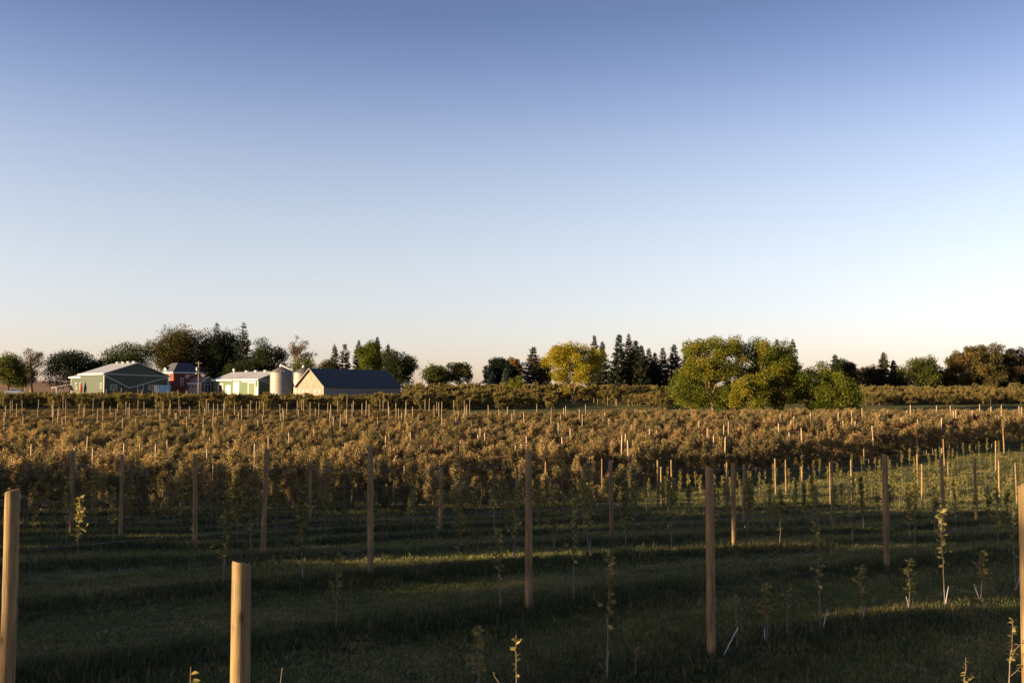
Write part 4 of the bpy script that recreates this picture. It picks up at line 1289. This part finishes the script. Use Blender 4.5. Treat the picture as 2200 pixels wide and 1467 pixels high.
def gabled(root, W, L, h0, h1, hr, wallx, wally, roofm, over=.45, th=.16, y0=0.0, x0=0.0, trim=True, base=-1.2):
    """gable front at y=y0 from x0 to x0+W, length L along +y"""
    xm = x0 + W / 2; y1 = y0 + L
    w = PB()
    w.poly([(x0, y0, base), (x0 + W, y0, base), (x0 + W, y0, h1), (xm, y0, hr), (x0, y0, h0)])
    w.poly([(x0 + W, y1, base), (x0, y1, base), (x0, y1, h0), (xm, y1, hr), (x0 + W, y1, h1)])
    g = w.build('gable_wall', wallx, root)
    w = PB()
    w.poly([(x0, y1, base), (x0, y0, base), (x0, y0, h0), (x0, y1, h0)])
    s0 = w.build('side_wall', wally, root)
    w = PB()
    w.poly([(x0 + W, y0, base), (x0 + W, y1, base), (x0 + W, y1, h1), (x0 + W, y0, h1)])
    s1 = w.build('side_wall', wally, root)
    k0 = (hr - h0) / (W / 2); k1 = (hr - h1) / (W / 2)
    ya, yb = y0 - over, y1 + over
    up = .18
    rf = PB()
    rf.slab([(xm, ya, hr + up), (xm, yb, hr + up), (x0 - over, yb, h0 - over * k0 + up), (x0 - over, ya, h0 - over * k0 + up)], th)
    ra = rf.build('roof', roofm, root)
    rf = PB()
    rf.slab([(xm + .003, yb, hr + up - .003), (xm + .003, ya, hr + up - .003), (x0 + W + over, ya, h1 - over * k1 + up), (x0 + W + over, yb, h1 - over * k1 + up)], th)
    rb = rf.build('roof', roofm, root)
    if trim:
        f = PB()
        f.bar((x0 - over - .05, ya, h0 - over * k0 + .02), (x0 - over - .05, yb, h0 - over * k0 + .02), .1, .42)
        f.build('fascia', M['white'], ra)
        f = PB()
        f.bar((x0 + W + over + .05, ya, h1 - over * k1 + .02), (x0 + W + over + .05, yb, h1 - over * k1 + .02), .1, .3)
        f.build('fascia', M['white'], rb)
        f = PB()
        f.bar((x0 - over, ya - .06, h0 - over * k0 + .12), (xm, ya - .06, hr + .12), .1, .2)
        f.build('verge_trim', M['white'], ra)
        f = PB()
        f.bar((xm, ya - .06, hr + .125), (x0 + W + over, ya - .06, h1 - over * k1 + .12), .1, .2)
        f.build('verge_trim', M['white'], rb)
        for cx in (x0, x0 + W):
            f = PB(); f.box(cx - .14, cx + .14, y0 - .06, y0 + .16, base, (h0 if cx == x0 else h1))
            f.build('corner_trim', M['white'], g)
    return g, s0, s1, ra, rb

def window(parent, face, a, z, w, h, y=0.0, frame=.12, name='window', pane=True):
    """face 'x': on a wall y = const (a along x); face 'y': on the wall x = const (a along y)"""
    f = PB()
    def bx(a0, a1, z0, z1, d0, d1):
        if face == 'x': f.box(a0, a1, y - d1, y - d0, z0, z1)
        else: f.box(y - d1, y - d0, a0, a1, z0, z1)
    bx(a - w/2 - frame, a + w/2 + frame, z + h/2, z + h/2 + frame, .0, .09)
    bx(a - w/2 - frame, a + w/2 + frame, z - h/2 - frame, z - h/2, .0, .09)
    bx(a - w/2 - frame, a - w/2, z - h/2, z + h/2, .0, .09)
    bx(a + w/2, a + w/2 + frame, z - h/2, z + h/2, .0, .09)
    bx(a - w/2, a + w/2, z - .03, z + .03, .02, .07)
    o = f.build(name, M['white'], parent)
    if pane:
        g = PB()
        if face == 'x': g.box(a - w/2, a + w/2, y - .035, y - .004, z - h/2, z + h/2)
        else: g.box(y - .035, y - .004, a - w/2, a + w/2, z - h/2, z + h/2)
        g.build('pane', M['glass'], o)
    return o

def door(parent, face, a, z0, w, h, y, mat, name='door', frame=.0):
    f = PB()
    if face == 'x': f.box(a - w/2, a + w/2, y - .07, y - .004, z0, z0 + h)
    else: f.box(y - .07, y - .004, a - w/2, a + w/2, z0, z0 + h)
    o = f.build(name, mat, parent)
    if frame:
        t = PB()
        for (p, q, u, v) in ((a - w/2 - frame, a - w/2, z0, z0 + h + frame), (a + w/2, a + w/2 + frame, z0, z0 + h + frame), (a - w/2, a + w/2, z0 + h, z0 + h + frame)):
            if face == 'x': t.box(p, q, y - .1, y - .002, u, v)
            else: t.box(y - .1, y - .002, p, q, u, v)
        t.build('door_frame', M['white'], o)
    return o

def vent(parent, x, y, z, s=.55, h=.45):
    v = PB(); v.lathe([(s * .55, z - .3), (s * .55, z + h * .4), (s, z + h * .45), (s * .9, z + h * .8), (.02, z + h)], x, y, 10)
    v.build('roof_vent', M['white'], parent)

# large green shed
X0, Y0 = -111.3, 272.0
gz = Tf(X0, Y0)
e = EYE - gz
root = thing('green_shed', 'large green metal shed with pale roof and dark gable at far left', 'shed', (X0, Y0, gz), RAD(45))
g, s0, s1, ra, rb = gabled(root, 18.3, 16.5, 4.83 + e, 4.3 + e, 7.8 + e, M['shed_green'], M['shed_green_y'], M['metal_roof'])
t = PB(); t.bar((.1, -.05, 4.7 + e), (18.2, -.05, 4.25 + e), .08, .16); t.build('gable_band', M['white'], g)
t = PB(); t.bar((.2, -.05, 4.2 + e), (7.0, -.05, .9 + e), .08, .16); t.build('gable_band', M['white'], g)
t = PB(); t.bar((7.0, -.05, .9 + e), (18.1, -.05, 3.9 + e), .08, .16); t.build('gable_band', M['white'], g)
for a in (2.6, 10.2, 13.4, 15.6): window(g, 'x', a, 1.0 + e, 1.5, 1.2, 0)
window(s0, 'y', 2.0, 1.5 + e, .9, 1.1, 0.0)
for yy in (2.0, 5.6, 9.2, 12.8): vent(ra, 9.15, yy, 7.9 + e, .6, .55)
# its lower extension
xe = PB()
g2 = None
w = PB(); w.poly([(1.0, 25.5, -1.2), (1.0, 16.5, -1.2), (1.0, 16.5, 4.05 + e), (1.0, 25.5, 4.05 + e)]); s2 = w.build('extension_wall', M['shed_green_y'], root)
w = PB(); w.poly([(17, 25.5, -1.2), (1.0, 25.5, -1.2), (1.0, 25.5, 4.05 + e), (9, 25.5, 6.4 + e), (17, 25.5, 4.05 + e)]); w.build('extension_wall', M['shed_green'], root)
rf = PB(); rf.slab([(9, 16.6, 6.6 + e), (9, 26, 6.6 + e), (.5, 26, 4.1 + e), (.5, 16.6, 4.1 + e)], .16); r2 = rf.build('extension_roof', M['metal_roof'], root)
rf = PB(); rf.slab([(9, 26, 6.59 + e), (9, 16.6, 6.59 + e), (17.5, 16.6, 4.1 + e), (17.5, 26, 4.1 + e)], .16); rf.build('extension_roof', M['metal_roof'], root)
t = PB(); t.bar((.45, 16.6, 3.95 + e), (.45, 26, 3.95 + e), .1, .42); t.build('fascia', M['white'], r2)
t = PB(); t.bar((.96, 25.4, -1), (.96, 25.4, 4.0 + e), .24, .1); t.build('corner_trim', M['white'], s2)
for a in (18.5, 21.6): window(s2, 'y', a, 1.5 + e, .9, 1.5, 1.0)
c = PB(); c.slab([(1.0, 25.6, 1.9 + e), (1.0, 29.5, 1.9 + e), (-3.2, 29.5, 1.1 + e), (-3.2, 25.6, 1.1 + e)], .12); cn = c.build('canopy', M['metal_roof'], root)
for yy in (25.9, 29.2):
    p = PB(); p.bar((-3.0, yy, -1), (-3.0, yy, 1.0 + e), .14); p.build('canopy_post', M['white'], cn)

# brick house
X0, Y0 = -101.9, 300.0
gz = Tf(X0, Y0); e = EYE - gz
root = thing('brick_house', 'red brick farmhouse with dark hip roof behind the green shed', 'house', (X0, Y0, gz), RAD(45))
Wh, Lh, he = 8.8, 8.6, 5.75 + e
w = PB(); w.poly([(0, 0, -1), (Wh, 0, -1), (Wh, 0, he), (0, 0, he)]); fr = w.build('wall', M['brick'], root)
w = PB(); w.poly([(0, Lh, -1), (0, 0, -1), (0, 0, he), (0, Lh, he)]); lf = w.build('wall', M['brick'], root)
w = PB(); w.poly([(Wh, 0, -1), (Wh, Lh, -1), (Wh, Lh, he), (Wh, 0, he)]); w.build('wall', M['brick'], root)
w = PB(); w.poly([(Wh, Lh, -1), (0, Lh, -1), (0, Lh, he), (Wh, Lh, he)]); w.build('wall', M['brick'], root)
o_ = .55
hrz = 8.6 + e
A = [(-o_, -o_, he), (Wh + o_, -o_, he), (Wh + o_, Lh + o_, he), (-o_, Lh + o_, he)]
B = [(2.4, 2.6, hrz), (Wh - 2.2, 2.6, hrz), (Wh - 2.2, Lh - 2.6, hrz), (2.4, Lh - 2.6, hrz)]
w = PB()
for k in range(4): w.poly([A[k], A[(k+1) % 4], B[(k+1) % 4], B[k]])
w.poly(B)
rf = w.build('roof', M['house_roof'], root)
t = PB(); t.box(-o_ - .04, Wh + o_ + .04, -o_ - .04, Lh + o_ + .04, he - .42, he - .003); t.build('eaves', M['white'], rf)
t = PB(); t.bar((-o_, -o_, he + .06), (2.4, 2.6, hrz + .06), .35, .1); t.build('hip_ridge', M['roof_brown'], rf)
window(fr, 'x', 2.6, 2.9 + e, .8, 2.1, 0); window(fr, 'x', 4.3, 4.4 + e, .9, .9, 0)
window(lf, 'y', 2.6, 4.2 + e, .8, 1.5, 0); window(lf, 'y', 2.6, 1.9 + e, .8, 1.5, 0)
d_ = PB(); d_.box(-.1, 1.6, 4.7, 6.3, he + .1, he + .9); d_.poly([(-.1, 6.5, he + .9), (-.1, 4.5, he + .9), (-.1, 5.5, he + 1.6)]); dm = d_.build('dormer', M['white'], rf)
d_ = PB(); d_.slab([(-.3, 5.5, he + 1.75), (2.2, 5.5, he + 1.75), (2.2, 4.3, he + .9), (-.3, 4.3, he + .9)], .1); d_.slab([(2.2, 5.5, he + 1.74), (-.3, 5.5, he + 1.74), (-.3, 6.7, he + .9), (2.2, 6.7, he + .9)], .1); d_.build('dormer_roof', M['house_roof'], dm)

# little annex with the arched window
X0, Y0 = -89.0, 285.0
gz = Tf(X0, Y0); e = EYE - gz
root = thing('arched_cottage', 'small cottage with white arched window and sunlit porch wall', 'cottage', (X0, Y0, gz), RAD(45))
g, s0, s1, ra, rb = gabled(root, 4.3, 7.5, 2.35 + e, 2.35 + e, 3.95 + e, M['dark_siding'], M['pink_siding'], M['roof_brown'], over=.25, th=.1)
for a in (1.0, 2.9, 4.8, 6.6): window(s0, 'y', a, 1.5 + e, .9, 1.2, 0.0)
aw = PB(); k = 10
for i in range(k):
    a0 = math.pi * i / k; a1 = math.pi * (i + 1) / k
    aw.bar((2.15 + .95 * math.cos(a0), -.05, 1.9 + e + .95 * math.sin(a0)), (2.15 + .95 * math.cos(a1), -.05, 1.9 + e + .95 * math.sin(a1)), .1, .14)
for xx in (1.2, 2.15, 3.1): aw.bar((xx, -.05, .2 + e), (xx, -.05, 1.9 + e), .1, .14)
aw.bar((1.2, -.055, 1.9 + e), (3.1, -.055, 1.9 + e), .1, .14)
aw_ = aw.build('arched_window', M['white'], g)
gl = PB(); gl.poly([(1.2, -.02, .2 + e), (3.1, -.02, .2 + e)] + [(2.15 + .95 * math.cos(math.pi * i / k), -.02, 1.9 + e + .95 * math.sin(math.pi * i / k)) for i in range(k + 1)]); gl.build('pane', M['glass'], aw_)

# smaller green shed
X0, Y0 = -68.2, 268.0
gz = Tf(X0, Y0); e = EYE - gz
root = thing('green_shed', 'smaller green metal shed with white doors beside the grain bins', 'shed', (X0, Y0, gz), RAD(45))
g, s0, s1, ra, rb = gabled(root, 12, 24.4, 3.2 + e, 3.2 + e, 5.3 + e, M['shed2_green'], M['shed2_green_y'], M['metal_roof'])
t = PB(); t.bar((.1, -.05, 3.1 + e), (11.9, -.05, 3.1 + e), .08, .14); t.build('gable_band', M['white'], g)
t = PB(); t.bar((.2, -.05, 2.9 + e), (6, -.05, 1.6 + e), .08, .14); t.build('gable_band', M['white'], g)
door(s0, 'y', 20.2, .0, 2.2, 2.4 + e - .6, 0.0, M['dark_door'], 'door', .35)
door(s0, 'y', 16.0, .0, 2.5, 2.2 + e - .5, 0.0, M['white'], 'white_door')
door(s0, 'y', 11.6, .0, 3.2, 2.5 + e, 0.0, M['white'], 'white_door')
door(s0, 'y', 6.6, .0, 3.1, 2.3 + e, 0.0, M['shed2_green_y'], 'sliding_door')
door(s0, 'y', 3.2, .0, 3.2, 2.2 + e, -.07, M['pale_green'], 'sliding_door', .3)
t = PB(); t.box(-.16, -.003, 1.2, 8.6, 2.42 + e, 2.62 + e); t.build('door_rail', M['white'], s0)
t = PB(); t.box(-.05, -.003, .2, 1.3, -.5, 1.1 + e); t.build('white_panel', M['white'], s0)
for yy in (1.5, 6.5, 11.5, 16.5): vent(ra, 6, yy, 5.4 + e, .6, .5)
vent(ra, 6, 23.6, 5.4 + e, .42, 1.2)

# grain bins
def bin_(px, Y, wpx, eave, apex, label, spout):
    X, _, ze = at(px, eave, Y); za = at(px, apex, Y)[2]
    gz = Tf(X, Y); R0 = wpx * Y / FPX / 2
    root = thing('grain_bin', label, 'grain bin', (X, Y, gz))
    ze -= gz; za -= gz
    b = PB(); prof = []
    zz = np.linspace(-.8, ze, 60)
    for i, z in enumerate(zz): prof.append((R0 - (.03 if i % 2 else 0), z))
    b.lathe(prof, 0, 0, 48); body = b.build('bin_wall', M['galv'], root, True)
    for k_ in range(1, 8):
        h = PB(); z = ze * k_ / 8; h.lathe([(R0 + .005, z - .05), (R0 + .03, z - .03), (R0 + .03, z + .03), (R0 + .005, z + .05)], 0, 0, 48); h.build('hoop', M['galv_cone'], body)
    c = PB(); c.lathe([(R0 + .15, ze - .12), (R0 + .15, ze), (.45, za)], 0, 0, 48); co = c.build('cone_roof', M['galv_cone'], root)
    for k_ in range(24):
        th = 2 * math.pi * k_ / 24
        s_ = PB(); s_.bar(((R0 + .12) * math.cos(th), (R0 + .12) * math.sin(th), ze + .03), (.45 * math.cos(th), .45 * math.sin(th), za + .03), .05, .07); s_.build('roof_rib', M['galv_cone'], co)
    p = PB(); p.lathe([(.45, za - .05), (.45, za + .25), (.3, za + .3), (.3, za + .55), (.5, za + .6), (.02, za + .8)], 0, 0, 14); p.build('roof_cap', M['white'], co)
    return root, X, gz, R0, ze, za
root, bX, bg_, bR, bze, bza = bin_(604, 258, 46, 800, 788, 'sunlit galvanised grain bin with cone roof left of the barn', True)
p = PB(); p.bar((.2, -.2, bza + .35), (bR + .35, -.5, bze + .35), .32); p.bar((bR + .38, -.5, bze + .4), (bR + .38, -.5, bze - 2.1), .34); p.build('spout_pipe', M['white'], root)
bin_(652, 272, 44, 801, 790, 'rear grain bin half hidden by the barn gable', False)

# old barn
X0, Y0 = -55.0, 254.5
gz = Tf(X0, Y0); e = EYE - gz
root = thing('wooden_barn', 'long weathered wooden barn with dark slate blue roof', 'barn', (X0, Y0, gz), RAD(-30))
W_, L_ = 9.0, 31.8
h0 = 1.35 + e; hr = 5.65 + e
# walls of separate boards
core = PB()
core.poly([(0.06, .06, -1), (W_ - .06, .06, -1), (W_ - .06, .06, h0), (W_ / 2, .06, hr - .08), (.06, .06, h0)])
core.poly([(W_, L_, -1), (0, L_, -1), (0, L_, h0), (W_ / 2, L_, hr), (W_, L_, h0)])
gw = core.build('gable_wall', M['dark_siding'], root)
nb = 26; bw = W_ / nb
rr_ = np.random.default_rng(77)
for i in range(nb):
    x0, x1 = i * bw + .012, (i + 1) * bw - .012
    def zt(x): return h0 + (hr - h0) * (1 - abs(x - W_ / 2) / (W_ / 2)) - .06
    d = rr_.uniform(0, .025)
    for (za_, zb_, zc_) in ((h0 - .02, zt(x0), zt(x1)), (-1, None, None)):
        b = PB()
        if zb_ is None: b.box(x0, x1, -.04 - d, .05, -1, h0 - .16 + rr_.uniform(-.03, .03))
        else:
            y_ = -.07 - d; V8 = [(x0, y_, h0 - .12), (x1, y_, h0 - .12), (x1, y_, max(zc_, h0)), (x0, y_, max(zb_, h0))]
            b.poly(V8); b.poly([(p_[0], .05, p_[2]) for p_ in reversed(V8)])
            for a_ in range(4): b.poly([V8[a_], (V8[a_][0], .05, V8[a_][2]), (V8[(a_+1) % 4][0], .05, V8[(a_+1) % 4][2]), V8[(a_+1) % 4]])
        b.build('board', M['barn_wood'], gw)
for i, xx in enumerate((1.1, 2.4, 3.8, 6.3, 7.8)):
    b = PB(); b.lathe([(.22, 0), (.36, 0), (.36, .05), (.22, .05), (.22, 0)], 0, 0, 16)
    b.V = [(v[0] + xx, -.11 - v[2], v[1] + .75 + e * .9 - .6) for v in b.V]
    b.build('round_ornament', M['white'], gw)
core = PB(); core.poly([(W_ - .06, 0, -1), (W_ - .06, L_, -1), (W_ - .06, L_, h0), (W_ - .06, 0, h0)]); sw = core.build('side_wall', M['dark_siding'], root)
core = PB(); core.poly([(.0, L_, -1), (0, 0.07, -1), (0, .07, h0), (0, L_, h0)]); core.build('side_wall', M['barn_wood'], root)
nb = 64; bw = L_ / nb
for i in range(nb):
    b = PB(); d = rr_.uniform(0, .03)
    b.box(W_ - .05, W_ + .02 + d, i * bw + .02, (i + 1) * bw - .02, -1, h0 - .04)
    b.build('board', M['barn_wood'], sw)
k0 = (hr - h0) / (W_ / 2); ov = .5
for sgn in (0, 1):
    rf = PB()
    if sgn == 0: rf.slab([(W_/2, -ov, hr + .15), (W_/2, L_ + ov, hr + .15), (-ov, L_ + ov, h0 - ov * k0 + .15), (-ov, -ov, h0 - ov * k0 + .15)], .14)
    else: rf.slab([(W_/2 + .003, L_ + ov, hr + .147), (W_/2 + .003, -ov, hr + .147), (W_ + ov, -ov, h0 - ov * k0 + .15), (W_ + ov, L_ + ov, h0 - ov * k0 + .15)], .14)
    ro = rf.build('roof', M['slate_roof'], root)
    t = PB()
    xe_ = -ov if sgn == 0 else W_ + ov
    t.bar((W_/2, -ov - .05, hr + .06), (xe_, -ov - .05, h0 - ov * k0 + .06), .08, .2); t.build('bargeboard', M['barn_wood'], ro)

# utility poles and wires
def pole(px, Y, top, label, transformer=False, thick=.16):
    X, _, zt = at(px, top, Y); gz = Tf(X, Y)
    root = thing('utility_pole', label, 'utility pole', (X, Y, gz))
    q = QB(); q.tube(np.array([[0, 0, -.5], [0, 0, (zt - gz) / 2], [.02, 0, zt - gz]]), [thick, thick * .9, thick * .75], 8); q.build('shaft', M['pole_wood'], root, True)
    b = PB(); b.bar((-.9, 0, zt - gz - .5), (.9, 0, zt - gz - .5), .1, .14); b.build('crossarm', M['pole_wood'], root)
    if transformer:
        b = PB(); H = zt - gz; b.lathe([(.02, H - 2.6), (.26, H - 2.6), (.26, H - 1.7), (.1, H - 1.6), (.02, H - 1.6)], -.42, -.1, 12); b.build('transformer', M['white'], root)
        b = PB(); b.lathe([(.02, H - 3.5), (.2, H - 3.45), (.16, H - 3.15), (.02, H - 3.1)], -.6, -.1, 10); b.build('lamp_head', M['white'], root)
    return X, Y, zt
p1 = pole(427, 274, 776, 'wooden utility pole with white transformer before the cottage', True)
pole(907, 330, 808, 'thin distant utility pole left of the small olive tree')
pole(1953, 330, 775, 'thin distant utility pole behind the round olive tree on the right')
def sag_wire(a, b, sag, label):
    q = QB(); t = np.linspace(0, 1, 14)[:, None]
    P = np.array(a) * (1 - t) + np.array(b) * t; P[:, 2] -= sag * 4 * t[:, 0] * (1 - t[:, 0])
    q.tube(P, .02, 4); tag(q.build('power_line', M['wire']), label, 'wire', 'farm power lines')
sag_wire((p1[0], p1[1], p1[2] - 3.3), (-98.6, 288, EYE + 4.6), .5, 'power line from the pole to the large green shed')
sag_wire((p1[0], p1[1], p1[2] - 3.4), (-84.5, 285.8, EYE + 3.6), .4, 'power line from the pole to the smaller green shed')

# small things before the farm
def umbrella(px, Y, top, label, mat, cap):
    X, _, zt = at(px, top, Y); gz = Tf(X, Y); H = zt - gz
    root = thing('folded_umbrella', label, 'patio umbrella', (X, Y, gz))
    b = PB(); k = 16
    b.lathe([(.035, 0), (.035, H)], 0, 0, 8); b.build('pole', M['white'], root)
    b = PB(); prof = [(.30, .95), (.34, 1.1), (.36, 1.5), (.33, H * .6), (.24, H * .75), (.13, H * .88), (.05, H * .96)]
    i0 = len(b.V); b.lathe(prof, 0, 0, k)
    b.V = [(v[0] * (1.0 if (i % k) % 2 else .72), v[1] * (1.0 if (i % k) % 2 else .72), v[2]) for i, v in enumerate(b.V)]
    b.build('folded_canvas', mat, root)
    b = PB(); b.lathe([(.06, H * .93), (.12, H * .95), (.10, H), (.01, H + .1)], 0, 0, 10); b.build('finial', cap, root)
    b = PB(); b.lathe([(.45, 0), (.45, .08), (.06, .14), (.06, .4)], 0, 0, 14); b.build('base', M['tyre'], root)
umbrella(174.5, 262, 820, 'folded coral red patio umbrella before the yellowish shed wall', M['red_canvas'], M['white'])
umbrella(183.5, 262.5, 821, 'folded dark green patio umbrella with black top before the shed wall', M['green_canvas'], M['tyre'])

X, Y = at(349, 836, 262)[:2]
gz = Tf(X, Y)
root = thing('tarped_trailer', 'blue tarp covered trailer in front of the dark gable', 'trailer', (X, Y, gz), RAD(10))
e = EYE - gz
b = PB(); b.box(-2.0, 2.0, -.9, .9, .7, .95); b.build('bed', M['dark_siding'], root)
b = PB(); b.slab([(-1.2, 0, 1.5 + e), (2.0, 0, 1.5 + e), (2.0, -1.0, 1.3 + e), (-1.2, -1.0, 1.3 + e)], .05); b.slab([(2.0, .002, 1.5 + e), (-1.2, .002, 1.5 + e), (-1.2, 1.0, 1.3 + e), (2.0, 1.0, 1.3 + e)], .05); b.box(-1.2, 2.0, -.98, .98, .96, 1.3 + e); b.build('tarp', M['blue'], root)
b = PB()
for (x_, y_) in ((-1.9, -.85), (-1.9, .85), (-1.3, -.85)): b.bar((x_, y_, .9), (x_, y_, 1.45 + e), .07)
b.bar((-1.9, -.85, 1.45 + e), (-1.2, -.85, 1.45 + e), .07); b.build('frame', M['white'], root)
for y_ in (-1.0, .9):
    b = PB(); b.lathe([(.05, 0), (.38, 0), (.38, .2), (.05, .2)], 0, 0, 16); b.V = [(v[0], y_ + v[2], .38 + v[1]) for v in b.V]; b.build('wheel', M['tyre'], root)

# parked car at the far left
X, Y = at(30, 836, 258)[:2]; gz = Tf(X, Y)
root = thing('parked_car', 'pale blue parked car half hidden by the rows at far left', 'car', (X, Y, gz + .55), RAD(8))
prof = [(-2.1, .35), (-2.1, .85), (-1.75, .98), (-1.1, 1.05), (-.75, 1.5), (.75, 1.52), (1.45, 1.02), (2.05, .92), (2.15, .4)]
b = PB()
for s_ in (-.82, .82):
    b.poly([(x_, s_, z_) for x_, z_ in (prof if s_ < 0 else reversed(prof))])
for (a_, c_) in zip(prof[:-1], prof[1:]): b.poly([(a_[0], -.82, a_[1]), (a_[0], .82, a_[1]), (c_[0], .82, c_[1]), (c_[0], -.82, c_[1])])
body = b.build('body', M['car_paint'], root)
for s_ in (-.825, .822):
    b = PB(); b.poly([(-.95, s_, 1.08), (1.25, s_, 1.08), (.7, s_, 1.44), (-.68, s_, 1.44)] if s_ < 0 else [(-.68, s_, 1.44), (.7, s_, 1.44), (1.25, s_, 1.08), (-.95, s_, 1.08)]); b.build('side_window', M['glass'], body)
b = PB(); b.poly([(.80, -.7, 1.49), (1.42, -.7, 1.06), (1.42, .7, 1.06), (.80, .7, 1.49)]); b.V = [(v[0] + .02, v[1], v[2] + .015) for v in b.V]; b.build('windscreen', M['glass'], body)
for x_ in (-1.3, 1.35):
    for y_ in (-.9, .72):
        b = PB(); b.lathe([(.04, 0), (.33, 0), (.33, .18), (.04, .18)], 0, 0, 16); b.V = [(x_ + v[0], y_ + v[2], .33 + v[1]) for v in b.V]; b.build('wheel', M['tyre'], root)

# tiny aircraft glint high in the sky
X, Y, Z = at(461, 489, 9000)
root = thing('aircraft', 'tiny white speck of an aircraft high in the sky', 'aircraft', (X, Y, Z), RAD(70))
b = PB(); b.lathe([(.1, -8), (1.4, -6), (1.5, 4), (.3, 9)], 0, 0, 12); b.V = [(v[2], v[1], v[0]) for v in b.V]; b.build('fuselage', M['white'], root)
b = PB(); b.slab([(-1, 0, 0), (2, 0, 0), (-2, 9, .4), (-3, 9, .4)], .3); b.build('wing', M['white'], root)
b = PB(); b.slab([(2, 0, 0), (-1, 0, 0), (-3, -9, .4), (-2, -9, .4)], .3); b.build('wing', M['white'], root)
b = PB(); b.slab([(7, -.2, 1), (9, -.2, 1), (9, .2, 4), (8, .2, 4)], .4); b.build('tail_fin', M['white'], root)
